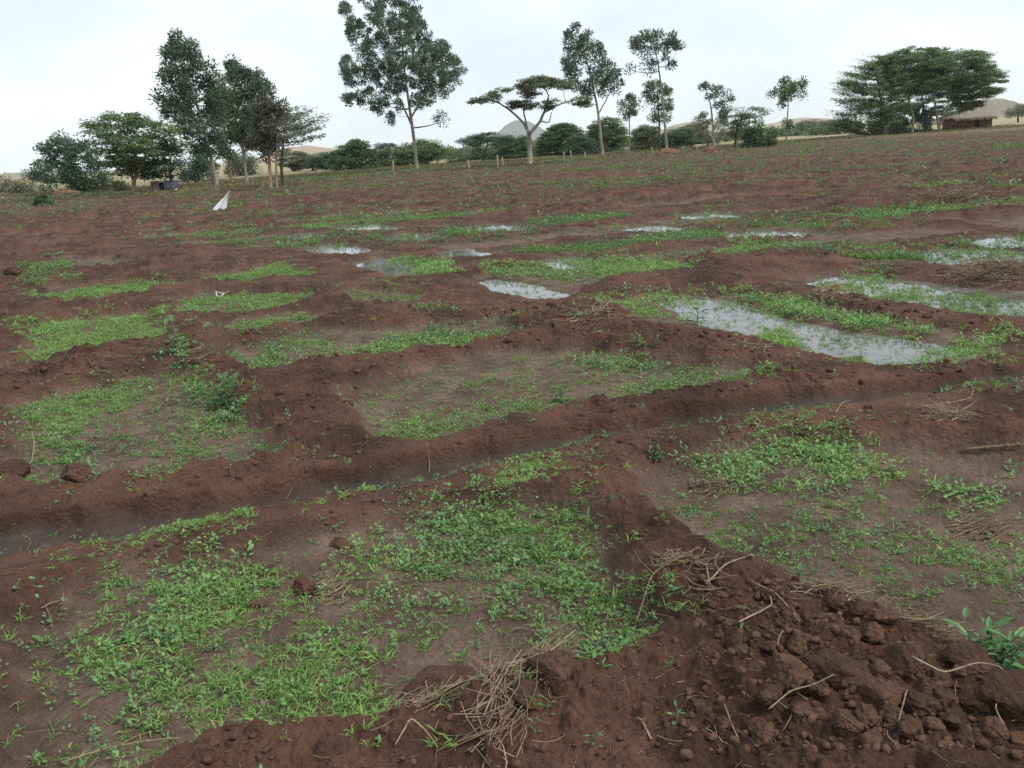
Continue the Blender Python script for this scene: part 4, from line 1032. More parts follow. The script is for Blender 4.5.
tree('silky_tree', 'second peaked dark tree of the left clump, right of the lighter one', (247, 183), [[(247, 183, .13), (244, 155, .11), (240, 110, .08), (229, 64, .02)], [(244, 155, .08), (254, 120, .06), (262, 82, .02)]],
     [[(225, 61), (238, 67), (252, 74), (263, 77), (272, 91), (268, 109), (258, 128), (256, 144), (245, 155), (237, 140), (243, 114), (232, 81)]], 'silky', 'silky', BARK_GREY, 2.3, group=GS, gap=-0.2)
tree('silky_tree', 'brownish drooping tree at the right front of the left clump with two bare pale stems', (271, 191), [[(271, 191, .10), (269, 170, .09), (268, 140, .06), (270, 100, .02)], [(277, 191, .07), (276, 170, .06), (277, 130, .04)]],
     [[(256, 109), (263, 97), (277, 91), (284, 104), (284, 121), (281, 142), (274, 160), (260, 162), (249, 150), (252, 128)]], 'silky', 'brownish', BARK_TAN, 1.8, group=GS, gap=-0.2, cs=0.85)
tree('acacia_tree', 'feathery acacia whose thin sprays stick out right of the left clump', (282, 184), [[(282, 184, .10), (281, 165, .09), (284, 140, .05)]],
     [[(270, 112), (282, 109), (298, 111), (309, 118), (313, 132), (310, 143), (295, 146), (282, 154), (270, 150)]], 'spray', 'acacia_grey', BARK_DARK, 0.9, dist=56, group=GA, gap=0.05, cs=0.8)
tree('silky_tree', 'big open-crowned tree with pale trunk, cut off by the top of the photograph', (417, 170), [[(417, 170, .19), (415, 145, .16), (411, 115, .13), (405, 75, .09), (402, 35, .06), (398, -10, .02)], [(413, 128, .10), (400, 100, .07), (380, 75, .05), (362, 52, .02)], [(411, 118, .09), (424, 95, .06), (440, 70, .03)]],
     [[(344, -6), (350, 14), (360, 24), (368, 2), (376, -18), (398, -40), (414, -22), (420, 16), (432, 40), (442, 38), (452, 55), (464, 70), (458, 84), (448, 96), (432, 104), (420, 108), (408, 104), (398, 112), (385, 116), (370, 108), (345, 106), (338, 95), (352, 92), (340, 68), (345, 55), (346, 30), (341, 12)],
      [(425, 116), (440, 113), (456, 117), (444, 124), (428, 122)], [(384, 112), (394, 112), (392, 127), (387, 124)]], 'silky', 'silky', BARK_GREY, 0.30, group=GS, gap=0.22, limbs=22, cs=0.66)
# umbrella thorn
tree('umbrella_acacia', 'flat-topped umbrella acacia with open spreading limbs and thick pale trunk', (530, 166), [[(530, 166, .24), (530, 150, .2), (529, 131, .17)], [(529, 133, .12), (523, 122, .10), (510, 110, .08), (498, 102, .06), (482, 98, .03)], [(530, 133, .13), (540, 122, .11), (546, 108, .09), (549, 95, .05), (540, 82, .03)], [(545, 112, .08), (560, 104, .05), (575, 100, .03)], [(527, 128, .08), (523, 110, .06), (528, 95, .04)], [(541, 121, .06), (549, 123, .05), (552, 112, .03)]],
     [[(467, 104), (478, 97), (492, 92), (502, 93), (496, 100), (480, 103)], [(515, 84), (524, 79), (542, 76), (560, 79), (572, 84), (568, 90), (548, 86), (530, 90), (520, 90)], [(508, 104), (520, 99), (536, 104), (538, 110), (520, 110), (508, 108)],
      [(542, 103), (552, 100), (562, 102), (558, 108), (546, 109)], [(570, 98), (582, 95), (593, 100), (588, 106), (574, 104)], [(497, 89), (510, 86), (512, 90), (500, 92)], [(522, 90), (536, 90), (540, 99), (526, 98)]], 'acacia', 'olive', BARK_GREY, 1.15, group=GA, gap=0.0, limbs=10, cs=0.72)
tree('silky_tree', 'slim upright tree with bare pale trunk, right of the umbrella acacia', (603, 157), [[(603, 157, .16), (600, 130, .13), (597, 105, .11), (589, 70, .07), (577, 30, .02)], [(598, 115, .07), (606, 100, .05), (614, 85, .03)]],
     [[(567, 34), (576, 25), (588, 32), (600, 44), (606, 55), (612, 62), (618, 75), (621, 84), (617, 93), (608, 96), (598, 92), (588, 96), (578, 90), (566, 78), (562, 66), (566, 50)]], 'silky', 'silky', BARK_GREY, 0.8, group=GS, gap=0.07)
tree('small_tree', 'small thin tree with a compact oval crown between two taller trees', (629, 153), [[(629, 153, .08), (629, 130, .07), (629, 100, .03)]],
     [[(618, 102), (622, 97), (630, 95), (637, 101), (637, 108), (634, 120), (628, 122), (622, 113)]], 'silky', 'silky_light', BARK_GREY, 1.0, group=GS, gap=0.0, cs=0.75)
tree('silky_tree', 'tallest slim tree right of centre with sparse top over a bare stem', (667, 152), [[(667, 152, .15), (664, 120, .12), (661, 90, .10), (657, 60, .06), (650, 28, .02)]],
     [[(640, 32), (650, 24), (660, 34), (672, 34), (679, 46), (673, 66), (664, 72), (655, 74), (645, 70), (633, 72), (628, 68), (640, 60), (631, 44)]], 'silky', 'silky', BARK_GREY, 0.62, group=GS, gap=0.16)
tree('silky_tree', 'shorter dense tree growing behind the tallest slim tree right of centre', (660, 148), [[(660, 148, .11), (659, 120, .09), (657, 85, .03)]],
     [[(644, 88), (650, 82), (658, 84), (668, 88), (673, 105), (676, 118), (668, 122), (655, 124), (648, 115), (642, 98)]], 'silky', 'silky_light', BARK_DARK, 0.95, dist=96, group=GS, gap=0.04)
tree('small_tree', 'gnarled tree with two separate dark clumps above a sparse grey middle', (714, 149), [[(714, 149, .14), (713, 125, .10), (711, 105, .07), (706, 90, .03)], [(714, 128, .08), (722, 112, .06), (724, 92, .03)]],
     [[(698, 86), (706, 82), (714, 86), (717, 95), (708, 99), (700, 95)], [(718, 88), (722, 86), (728, 92), (733, 102), (728, 112), (718, 116), (716, 104)]], 'silky', 'silky', BARK_GREY, 1.0, group=GS, gap=0.0, cs=0.9)
tree('small_tree', 'sparse grey-leaved low tree at the foot of the gnarled two-clump tree', (708, 149), [[(708, 149, .07), (707, 135, .05), (704, 120, .02)]],
     [[(696, 118), (706, 112), (722, 112), (731, 120), (728, 138), (715, 144), (700, 142)]], 'silky', 'acacia_grey', BARK_GREY, 0.5, dist=100, group=GB, gap=0.18, cs=0.8)
tree('acacia_tree', 'slanting layered acacia next to the rounded dark bush', (735, 147), [[(735, 147, .12), (736, 132, .10), (742, 115, .06), (752, 106, .03)]],
     [[(735, 110), (745, 103), (756, 102), (762, 106), (768, 118), (758, 116), (748, 122), (742, 132), (736, 140), (728, 138), (731, 122)]], 'acacia', 'acacia_grey', BARK_DARK, 0.7, dist=95, group=GA, layer=0.5, gap=0.1)
tree('rounded_bush', 'rounded dense dark green bush at the field edge, right of the slanting acacia', (760, 148), [[(760, 148, .10), (760, 138, .07), (761, 128, .03)]],
     [[(744, 140), (748, 128), (758, 121), (768, 122), (775, 127), (777, 138), (774, 147), (745, 148)]], 'bush', 'green', BARK_DARK, 1.1, group=GB, cat='bush', gap=0.0)
tree('small_tree', 'lone small tree with round tufted crown on a thin bare stem against the sky', (786, 143), [[(786, 143, .11), (787, 125, .09), (788, 105, .06), (788, 84, .02)]],
     [[(768, 96), (776, 92), (772, 83), (780, 84), (787, 77), (794, 80), (800, 79), (807, 86), (804, 96), (797, 104), (788, 109), (780, 107), (781, 101)], [(785, 116), (790, 113), (793, 122), (789, 129), (785, 125)]], 'silky', 'green', BARK_GREY, 0.8, group=GS, gap=0.04)
# the big acacias on the right
tree('acacia_tree', 'left tree of the big acacia group, its layered sprays slanting down to the ground', (882, 136), [[(882, 136, .22), (881, 118, .19), (880, 95, .13), (876, 75, .06)]],
     [[(838, 90), (850, 76), (866, 64), (880, 57), (895, 52), (908, 55), (910, 90), (904, 112), (893, 126), (870, 133), (845, 134), (828, 127), (842, 116), (840, 108), (850, 102), (838, 104), (846, 96)]], 'spray', 'acacia', BARK_DARK, 0.75, group=GA, layer=0.55, gap=0.06, cs=1.0)
tree('acacia_tree', 'middle tree of the big acacia group with one slim yellow trunk', (912, 134), [[(912, 134, .16), (914, 118, .14), (909, 98, .11), (912, 78, .06)]],
     [[(880, 62), (900, 50), (924, 46), (944, 52), (952, 70), (940, 88), (915, 96), (888, 92)]], 'acacia', 'acacia', BARK_FEVER, 0.95, group=GA, layer=0.5, cs=1.05)
tree('acacia_tree', 'right tree of the big acacia group with a yellow trunk forking low into a V', (940, 132), [[(940, 132, .19), (939, 124, .17), (936, 105, .12), (933, 80, .07)], [(940, 126, .13), (947, 110, .09), (951, 90, .06), (956, 70, .03)], [(937, 108, .06), (932, 98, .05), (931, 90, .03)]],
     [[(922, 58), (948, 50), (965, 49), (985, 53), (988, 63), (998, 75), (1001, 83), (997, 92), (980, 100), (984, 106), (968, 109), (957, 112), (955, 96), (945, 88), (926, 80)]], 'acacia', 'acacia', BARK_FEVER, 0.95, group=GA, layer=0.5, cs=1.0, gap=0.05)
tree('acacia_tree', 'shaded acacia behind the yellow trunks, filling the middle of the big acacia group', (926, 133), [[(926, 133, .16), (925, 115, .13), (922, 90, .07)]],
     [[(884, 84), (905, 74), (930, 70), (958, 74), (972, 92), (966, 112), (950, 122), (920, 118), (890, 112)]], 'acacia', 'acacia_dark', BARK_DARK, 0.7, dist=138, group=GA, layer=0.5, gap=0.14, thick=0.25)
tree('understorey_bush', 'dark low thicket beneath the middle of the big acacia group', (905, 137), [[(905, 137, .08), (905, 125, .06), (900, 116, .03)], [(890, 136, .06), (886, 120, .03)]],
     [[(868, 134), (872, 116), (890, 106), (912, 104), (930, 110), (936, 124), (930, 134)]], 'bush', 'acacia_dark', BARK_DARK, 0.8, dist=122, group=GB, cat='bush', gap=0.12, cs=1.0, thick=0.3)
tree('acacia_tree', 'flat grey-green acacia cut by the right edge beyond the hut', (1018, 124), [[(1018, 124, .18), (1018, 115, .13), (1020, 108, .05)]],
     [[(1008, 110), (1016, 106), (1034, 105), (1050, 110), (1040, 115), (1010, 115)]], 'far', 'acacia_grey', BARK_DARK, 0.9, dist=190, group=GA)
# far belt
FB = [
 ('round_tree', 'brownish round tree behind the left clump on the dry plain', (297, 178), [[(298, 178, .16), (292, 170, .13), (290, 160, .08)]], [(279, 168), (281, 156), (291, 151), (303, 153), (311, 160), (309, 168), (295, 170)], 'olive', 118),
 ('round_tree', 'small dark tree with short black trunk on the dry plain, next to the brownish one', (313, 178), [[(313, 178, .16), (313, 168, .13), (315, 160, .07)]], [(306, 166), (310, 155), (322, 152), (332, 156), (332, 168), (316, 170)], 'acacia_dark', 112),
 ('round_tree', 'green dome-shaped tree with a short trunk on the dry plain', (355, 177), [[(355, 177, .2), (355, 169, .17), (356, 158, .1)]], [(328, 167), (332, 156), (345, 144), (356, 140), (368, 144), (376, 158), (376, 168), (355, 171), (335, 171)], 'green', 100),
 ('round_tree', 'dark trunked tree just left of the green dome', (333, 178), [[(333, 178, .13), (333, 166, .1), (334, 158, .05)]], [(322, 164), (328, 153), (338, 150), (346, 156), (344, 168), (330, 169)], 'acacia_dark', 112),
 ('round_tree', 'grey-green low tree behind the green dome', (384, 176), [[(384, 176, .15), (384, 165, .12), (385, 155, .06)]], [(368, 170), (372, 152), (381, 142), (394, 145), (402, 152), (404, 168), (396, 175), (374, 176)], 'acacia_grey', 112),
 ('acacia_tree', 'umbrella-shaped acacia with leaning black trunk behind the big pale trunk', (433, 171), [[(433, 171, .15), (427, 163, .13), (422, 154, .08)]], [(394, 165), (398, 150), (410, 144), (425, 140), (440, 144), (450, 155), (446, 161), (425, 160), (412, 166)], 'acacia', 108),
 ('rounded_bush', 'pale yellow-green bush right of the leaning black trunk', (457, 170), [[(457, 170, .06), (457, 164, .03)]], [(448, 168), (450, 159), (457, 156), (464, 160), (467, 168)], 'yellow', 104),
 ('acacia_tree', 'dark flat-topped acacia with a wide thin layer, left of the umbrella acacia', (484, 166), [[(484, 166, .14), (484, 154, .11), (488, 143, .06)]], [(456, 142), (468, 136), (490, 135), (512, 138), (510, 143), (490, 144), (470, 144)], 'acacia_dark', 104),
 ('rounded_bush', 'grey-green thicket under the dark flat-topped acacia', (482, 168), [[(478, 168, .07), (478, 155, .04)]], [(464, 166), (467, 150), (482, 146), (496, 150), (502, 160), (500, 168)], 'acacia_grey', 112),
 ('round_tree', 'dark green tree just left of the umbrella acacia trunk', (512, 166), [[(512, 166, .14), (512, 152, .09)]], [(497, 166), (500, 148), (510, 139), (524, 137), (532, 150), (532, 166)], 'green', 110),
 ('round_tree', 'dark dome-shaped tree just right of the umbrella acacia trunk', (556, 162), [[(556, 162, .15), (556, 148, .1)]], [(536, 162), (540, 138), (552, 126), (566, 123), (578, 128), (584, 142), (580, 161)], 'green', 112),
 ('round_tree', 'blackish green tree low between the umbrella acacia and the next slim tree', (577, 160), [[(577, 160, .12), (577, 148, .08)]], [(566, 160), (568, 140), (580, 134), (594, 140), (596, 158)], 'acacia_dark', 104),
 ('acacia_tree', 'pale feathery green tree right behind the slim bare trunk', (612, 158), [[(612, 158, .15), (612, 142, .1)]], [(586, 140), (592, 124), (604, 118), (616, 119), (624, 128), (626, 150), (618, 158), (590, 158)], 'acacia', 118),
 ('round_tree', 'brownish olive dome tree left of the tallest slim tree', (646, 154), [[(646, 154, .13), (646, 142, .09)]], [(632, 153), (634, 134), (644, 125), (656, 126), (664, 138), (662, 153)], 'olive', 112),
 ('round_tree', 'dark low tree right of the tallest slim tree', (676, 152), [[(676, 152, .13), (676, 140, .08)]], [(662, 151), (664, 134), (676, 128), (690, 130), (694, 150)], 'acacia_dark', 108),
 ('acacia_tree', 'hazy dome-shaped tree in front of the pale ridge, left of the gnarled tree', (692, 150), [[(692, 150, .15), (692, 138, .1)]], [(681, 149), (682, 132), (690, 127), (702, 131), (708, 148)], 'acacia_grey', 140),
 ('acacia_tree', 'hazy pale acacia right of the lone small tree', (806, 138), [[(806, 138, .25), (806, 130, .18), (808, 122, .08)]], [(793, 130), (800, 122), (812, 119), (822, 122), (824, 131), (808, 133)], 'acacia_grey', 250),
 ('acacia_tree', 'hazy pale acacia close to the left side of the big acacia group', (832, 137), [[(832, 137, .25), (832, 130, .18), (834, 122, .08)]], [(818, 131), (822, 122), (834, 118), (848, 121), (852, 132), (834, 134)], 'acacia_grey', 230),
 ('rounded_bush', 'pale olive bush at the left edge of the photograph on the plain', (6, 192), [[(6, 192, .06), (6, 186, .03)]], [(-12, 190), (-8, 181), (6, 180), (16, 184), (18, 191)], 'pale', 105),
 ('rounded_bush', 'pale green bush between the left edge and the dark round tree', (30, 192), [[(30, 192, .06), (30, 186, .03)]], [(14, 192), (20, 183), (32, 180), (44, 184), (48, 192)], 'pale', 92),
 ('rounded_bush', 'yellow-green bush behind the tan forked trunk', (124, 194), [[(124, 194, .05), (124, 188, .03)]], [(115, 193), (118, 182), (125, 179), (130, 184), (131, 193)], 'yellow', 72),
 ('rounded_bush', 'olive bush seen between the dark round tree and the forked acacia', (100, 194), [[(100, 194, .05), (100, 190, .03)]], [(88, 194), (92, 184), (102, 182), (112, 186), (114, 194)], 'pale', 82),
 ('rounded_bush', 'thin grey-green bush behind the stems of the left clump', (240, 178), [[(240, 180, .08), (240, 170, .05)]], [(226, 172), (230, 158), (244, 154), (256, 160), (256, 172), (240, 176)], 'acacia_grey', 110),
 ('rounded_bush', 'dark bush right of the shed beneath the tallest left tree', (196, 186), [[(196, 186, .06), (196, 178, .03)]], [(184, 178), (190, 164), (204, 160), (216, 166), (214, 178), (200, 180)], 'acacia_dark', 88),
]
for nm, lb, bs, tr, cr, lf, ds in FB:
    big = 'bush' not in nm
    tree(nm, lb, bs, tr, [cr], 'acacia' if big else 'bush', lf, BARK_DARK, 1.5, dist=ds, group=GB, cat='bush' if 'bush' in nm else 'tree', gap=-0.1, limbs=6, layer=0.6 if nm == 'acacia_tree' and 'feathery' not in lb else 0.0, cs=1.0 if ds < 200 else 1.8)
# a dark weed bush out on the field
tree('weed_bush', 'dark green leafy bush standing alone in the ploughed soil at far left', (42, 208), [[(42, 208, .03), (42, 203, .02), (42, 197, .01)]],
     [[(34, 207), (37, 201), (40, 194), (44, 197), (50, 203), (55, 208)]], 'bush', 'green', BARK_DARK, 1.6, group=GB, cat='bush', cs=0.32, gap=0.0)

# low scrub scattered along the plain behind
_sc = random.Random(5)
for i in range(44):
    px = 262 + i * 13.3 + _sc.uniform(-6, 6)
    if px < 415: continue
    yb = 177 - 0.0625 * px + 11; h = _sc.uniform(11, 23) if px < 700 else _sc.uniform(9, 15); wd = _sc.uniform(11, 20)
    tree('scrub_bush', 'low hazy scrub bush in the far line on the dry plain behind the field', (px, yb), [[(px, yb, .06), (px, yb - h * 0.5, .04)]],
         [[(px - wd, yb), (px - wd * .8, yb - h * .7), (px - wd * .2, yb - h), (px + wd * .5, yb - h * .85), (px + wd, yb - h * .2), (px + wd * .9, yb)]], 'far' , _sc.choice(['acacia_grey', 'olive', 'acacia', 'pale']), BARK_DARK, 0.7,
         dist=_sc.uniform(145, 200), group='far scrub bushes', cat='bush', gap=0.05, limbs=3)
# ------------------------------------------------------------------ fence posts
M_POST = simple_mat('pale_post', (0.24, 0.21, 0.165), (0.36, 0.325, 0.265), 6, 0.9, 0.006, 30, 0.1, (1, 1, 0.2))
POST = [(394, 177, 161), (469, 172, 160), (498, 171, 155), (503, 168, 157), (564, 162, 152), (571, 161, 150), (585, 160, 152), (652, 155, 147), (697, 152, 145)]
for i, (px, yb, yt) in enumerate(POST):
    D = float(np.linalg.norm(ground(px, yb)[:2])); D = min(D, 100)
    B = ground(px, yb); Y = B[1]; z0 = hz(B[0], B[1])
    top = at_depth(px - 0.4, yt, Y)
    g = Geo()
    hgt = top[2] - z0
    pts = np.array([(0, 0, -0.3), (0.01, 0, hgt * 0.5), (0.02 * (-1) ** i, 0.01, hgt * 0.97), (0.02 * (-1) ** i, 0.01, hgt)])
    tube(g, pts, [0.065, 0.06, 0.055, 0.035], 8)
    o = g.build('fence_post', M_POST, None, None, True); o.location = (B[0], B[1], z0)
    tag(o, 'pale rough wooden fence post at the far edge of the field', 'fence post', 'pale posts along the field edge')

# ------------------------------------------------------------------ earth mounds under two trees
M_MOUND = simple_mat('red_earth', (0.11, 0.062, 0.042), (0.19, 0.115, 0.075), 4, 0.95, 0.03, 12, 0.1)
def mound(px, py, wpx, hpx, label):
    B = ground(px, py); mpp = B[1] / (FWD[1] * F_PX); z0 = hz(B[0], B[1])
    v, f = ICO[4]
    r = 1 + 0.3 * fbm(v[:, 0] * 2.5 + px, v[:, 1] * 2.5 + v[:, 2] * 2, 4, 2)
    v = v * r[:, None] * np.array([wpx * mpp / 2, wpx * mpp / 2.4, hpx * mpp])
    o = obj_np('earth_mound', v, f, M_MOUND, None, None, True); o.location = (B[0], B[1], z0 - 0.05)
    tag(o, label, 'mound', 'reddish mounds at the field edge')
mound(668, 156, 24, 6, 'reddish earth mound around the foot of the tallest slim tree')
mound(711, 154, 13, 7, 'small reddish earth mound in front of the gnarled two-clump tree')
mound(66, 195, 26, 5, 'tan heap of dry brush in front of the dark round tree')

# ------------------------------------------------------------------ small shed on the left
def shed():
    A = ground(152, 193); Bq = ground(175, 193); Y = (A[1] + Bq[1]) / 2
    x0, x1 = at_depth(152, 193, Y)[0], at_depth(174, 193, Y)[0]; z0 = -0.02
    h = at_depth(165, 180.5, Y)[2] - z0
    root = empty('field_shed', ((x0 + x1) / 2, Y, z0)); w = x1 - x0; d = w * 0.8
    m_mud = simple_mat('mud_wall', (0.17, 0.115, 0.085), (0.26, 0.185, 0.14), 5, 0.95, 0.01, 20)
    m_tin = simple_mat('grey_tin', (0.20, 0.21, 0.245), (0.30, 0.31, 0.35), 6, 0.5, 0, 20, 0.4)
    m_dark = simple_mat('painted_inside_shade', (0.02, 0.018, 0.017), (0.03, 0.027, 0.025), 6, 0.9)
    g = Geo(); a, b = -w / 2, -w / 2 + w * 0.37
    box(g, (a, 0, 0), (b, 0.05, h * 0.94)); box(g, (a, 0.05, 0), (a + 0.05, d, h * 0.9)); box(g, (a + 0.05, d - 0.05, 0), (w / 2 - 0.05, d, h * 0.86))
    g.build('mud_wall', m_mud, root)
    g = Geo(); c = -w / 2 + w * 0.60
    n = 28; xs = np.linspace(c, w / 2, n)
    for i in range(n - 1):
        y0 = 0.03 * math.sin(i * 1.6); box(g, (xs[i], y0, 0), (xs[i + 1] - 0.0005, y0 + 0.02, h * 0.98))
    n = 20; ys = np.linspace(0.04, d, n)
    for i in range(n - 1):
        q = 0.01 * math.sin(i * 1.6); box(g, (w / 2 - 0.02 + q, ys[i], 0), (w / 2 + q, ys[i + 1] - 0.0005, h * 0.95))
    g.build('tin_wall', m_tin, root)
    g = Geo(); box(g, (b + 0.003, 0.25, 0.01), (c - 0.003, 0.28, h * 0.88)); g.build('doorway', m_dark, root)  # near-black panel behind the opening; interior shade painted as its colour
    g = Geo(); n = 30; xs = np.linspace(a - 0.05, w / 2 + 0.05, n)
    for i in range(n - 1):
        q = 0.008 * math.sin(i * 1.7)
        V = [(xs[i], -0.08, h + q), (xs[i + 1], -0.08, h + q), (xs[i + 1], d + 0.06, h * 0.92 + q), (xs[i], d + 0.06, h * 0.92 + q)]
        V = np.array(V + [(x, y, z - 0.015) for x, y, z in V])
        g.add(V, [(0, 1, 2), (0, 2, 3), (4, 6, 5), (4, 7, 6), (0, 4, 5), (0, 5, 1), (2, 6, 7), (2, 7, 3), (1, 5, 6), (1, 6, 2), (0, 3, 7), (0, 7, 4)])
    g.build('roof', m_tin, root)
    tag(root, 'tiny field shed of brown mud and grey corrugated iron with a dark doorway', 'shed')
    v, f = ICO[2]
    o = obj_np('white_sack', v * np.array([0.09, 0.08, 0.09]) * (1 + 0.3 * (rng.random((len(v), 1)) - 0.5)), f, simple_mat('sack_white', (0.55, 0.55, 0.54), (0.7, 0.7, 0.69), 10, 0.8), None, None, True)
    P = ground(178, 193); o.location = (P[0], P[1] - 0.2, hz(P[0], P[1] - 0.2) + 0.08)
    tag(o, 'small white sack on the ground at the right corner of the field shed', 'sack')
shed()

# ------------------------------------------------------------------ thatched hut on the right
def hut():
    Y = ground(973, 129)[1]
    x0, x1 = at_depth(955, 129, Y)[0], at_depth(992, 129, Y)[0]
    zg = 0.05; zt = at_depth(973, 112, Y)[2]
    zb = at_depth(973, 128.5, Y)[2]; zg = min(zg, zb)
    w = x1 - x0; d = 3.6; h = zt - zg; e = h * 0.68
    root = empty('thatched_hut', ((x0 + x1) / 2, Y, zg))
    m_w = simple_mat('stick_wall', (0.085, 0.048, 0.032), (0.165, 0.095, 0.065), 5, 0.95, 0.02, 14, 0.1, (3, 3, 0.3))
    m_t = simple_mat('old_thatch', (0.16, 0.135, 0.105), (0.27, 0.235, 0.185), 4, 0.95, 0.03, 14, 0.1, (1, 4, 4))
    m_d = simple_mat('painted_hut_shade', (0.015, 0.013, 0.012), (0.022, 0.02, 0.018), 6, 0.9)
    g = Geo(); r_ = np.random.default_rng(3)
    xs = np.linspace(-w / 2 + 0.15, w / 2 - 0.15, 46)
    for x in xs:
        if 0.02 < x / w < 0.14: continue
        tube(g, [(x, r_.normal(0, 0.02), -0.2), (x + r_.normal(0, 0.03), r_.normal(0, 0.02), e + r_.uniform(-0.05, 0.06))], 0.062, 6)
    for sx in (-1, 1):
        for y in np.linspace(0, d, 30):
            tube(g, [(sx * (w / 2 - 0.12), y, -0.2), (sx * (w / 2 - 0.12) + r_.normal(0, 0.02), y, e)], 0.062, 6)
    for x in xs[::1]:
        tube(g, [(x, d, -0.2), (x, d, e)], 0.062, 5)
    g.build('wall', m_w, root)
    g = Geo(); box(g, (0.02 * w, 0.5, 0), (0.14 * w, 0.55, e)); g.build('doorway', m_d, root)  # dark sheet inside the gap, its colour standing in for shade in the hut
    # sagging low thatch
    nx, ny = 40, 22; X, Yq = np.meshgrid(np.linspace(-w / 2 - 0.25, w / 2 + 0.3, nx), np.linspace(-0.45, d + 0.4, ny), indexing='ij')
    v = (Yq - d / 2) / (d / 2 + 0.4)
    rise = np.interp(X / w, [-0.55, -0.42, 0.2, 0.42, 0.56], [0.15, 0.62, 0.9, 1.0, 0.75])
    Z = e - 0.1 + (h - e + 0.1) * rise * (1 - np.abs(v) ** 1.5) + 0.10 * fbm(X * 1.5, Yq * 1.5, 3, 1)
    top = np.stack([X, Yq, Z + 0.12], -1).reshape(-1, 3); bot = np.stack([X, Yq, Z - 0.06 + 0.05 * fbm(X * 5, Yq * 5, 2, 2)], -1).reshape(-1, 3)
    F = []
    n = nx * ny
    for i in range(nx - 1):
        for j in range(ny - 1):
            p = i * ny + j; q = p + ny
            F += [(p, q, q + 1), (p, q + 1, p + 1), (n + p, n + q + 1, n + q), (n + p, n + p + 1, n + q + 1)]
    rim = [i * ny for i in range(nx)] + [(nx - 1) * ny + j for j in range(1, ny)] + [i * ny + ny - 1 for i in range(nx - 2, -1, -1)] + [j for j in range(ny - 2, 0, -1)]
    for a, b in zip(rim, rim[1:] + rim[:1]): F += [(a, a + n, b), (b, a + n, b + n)]
    g.add(np.concatenate([top, bot]), F); 
    roof = Geo(); roof.add(np.concatenate([top, bot]), F)
    for k in range(500):            # loose thatch ends along the eaves
        x = r_.uniform(-w / 2 - 0.25, w / 2 + 0.3); zz = float(np.interp(x, X[:, 0], Z[:, 0]))
        tube(roof, [(x, -0.35, zz + 0.1), (x + r_.normal(0, 0.05), -0.6, zz - r_.uniform(0.05, 0.3))], 0.018, 3, cap=False)
    roof.build('roof', m_t, root)
    tag(root, 'low hut with reddish stick walls and sagging thatched roof beside the big acacias', 'hut')
hut()

# ------------------------------------------------------------------ white cloth on a stick
def cloth():
    B = ground(219, 218.5); Y = B[1]; z0 = max(hz(B[0] + i * 0.15, B[1] - j * 0.3) for i in range(-2, 3) for j in range(0, 6))
    root = empty('white_sheet', (B[0], Y, z0)); org = np.array([B[0], Y, at_depth(219, 219.5, Y)[2]])
    def lp(px, py, dy=0.0):
        p = at_depth(px, py, Y); p[1] += dy; return p - org
    g = Geo(); top = lp(230.5, 200.5)
    tube(g, [lp(226, 219) * np.array([1, 1, 0]) + np.array([0, 0.05, -0.15]), top + np.array([0.02, 0.03, 0.03])], 0.012, 6)
    g.build('stick', BARK_GREY, root)
    L = lp(213.5, 219.5); R = lp(227.5, 218)
    nu, nv = 22, 26; V = []
    for i in range(nu):
        u = i / (nu - 1)
        for j in range(nv):
            v = j / (nv - 1)
            bottom = L * (1 - u) + R * u
            p = top * (1 - v) + bottom * v
            bow = 0.0
            fold = (0.02 + 0.03 * v) * math.sin(u * 9 + v * 1.5) * v ** 0.5
            p = p + np.array([0.02 * math.sin(v * 6 + u * 3) - bow * (0.5 - u) * 0.6, -0.10 * math.sin(u * math.pi) * v + fold, 0])
            if j == nv - 1: p[2] = max(0.0, p[2]) + 0.015 * math.sin(u * 14)
            V.append(p)
    V = np.array(V); n = len(V)
    V2 = V + np.array([0, 0.006, 0]); F = []
    for i in range(nu - 1):
        for j in range(nv - 1):
            p = i * nv + j; q = p + nv
            F += [(p, p + 1, q + 1), (p, q + 1, q), (n + p, n + q + 1, n + p + 1), (n + p, n + q, n + q + 1)]
    g = Geo(); g.add(np.concatenate([V, V2]), F)
    g.build('cloth', simple_mat('white_cloth', (0.66, 0.68, 0.70), (0.78, 0.79, 0.80), 6, 0.75), root, None, True)
    tag(root, 'white plastic sheet draped over a leaning stick in the ploughed field', 'sheet')
cloth()
# pale plastic strip on the soil
g = Geo(); c0 = gp(222, 295); c0[2] = max(c0[2], max(hz(c0[0], c0[1] - j * 0.1) for j in range(8)))
th = np.linspace(0.3, 5.6, 30)
pts = 0.72 * np.c_[0.10 * np.cos(th) * (1 + 0.2 * np.sin(3 * th)), 0.16 * np.sin(th), 0.05 + 0.03 * np.cos(2 * th)]
tube(g, pts, 0.009, 6)
o = g.build('plastic_strip', simple_mat('pale_plastic', (0.40, 0.385, 0.35), (0.55, 0.53, 0.49), 8, 0.7), None, None, True); o.location = c0
tag(o, 'curled pale plastic strip lying between two grassy beds on the left', 'plastic strip')

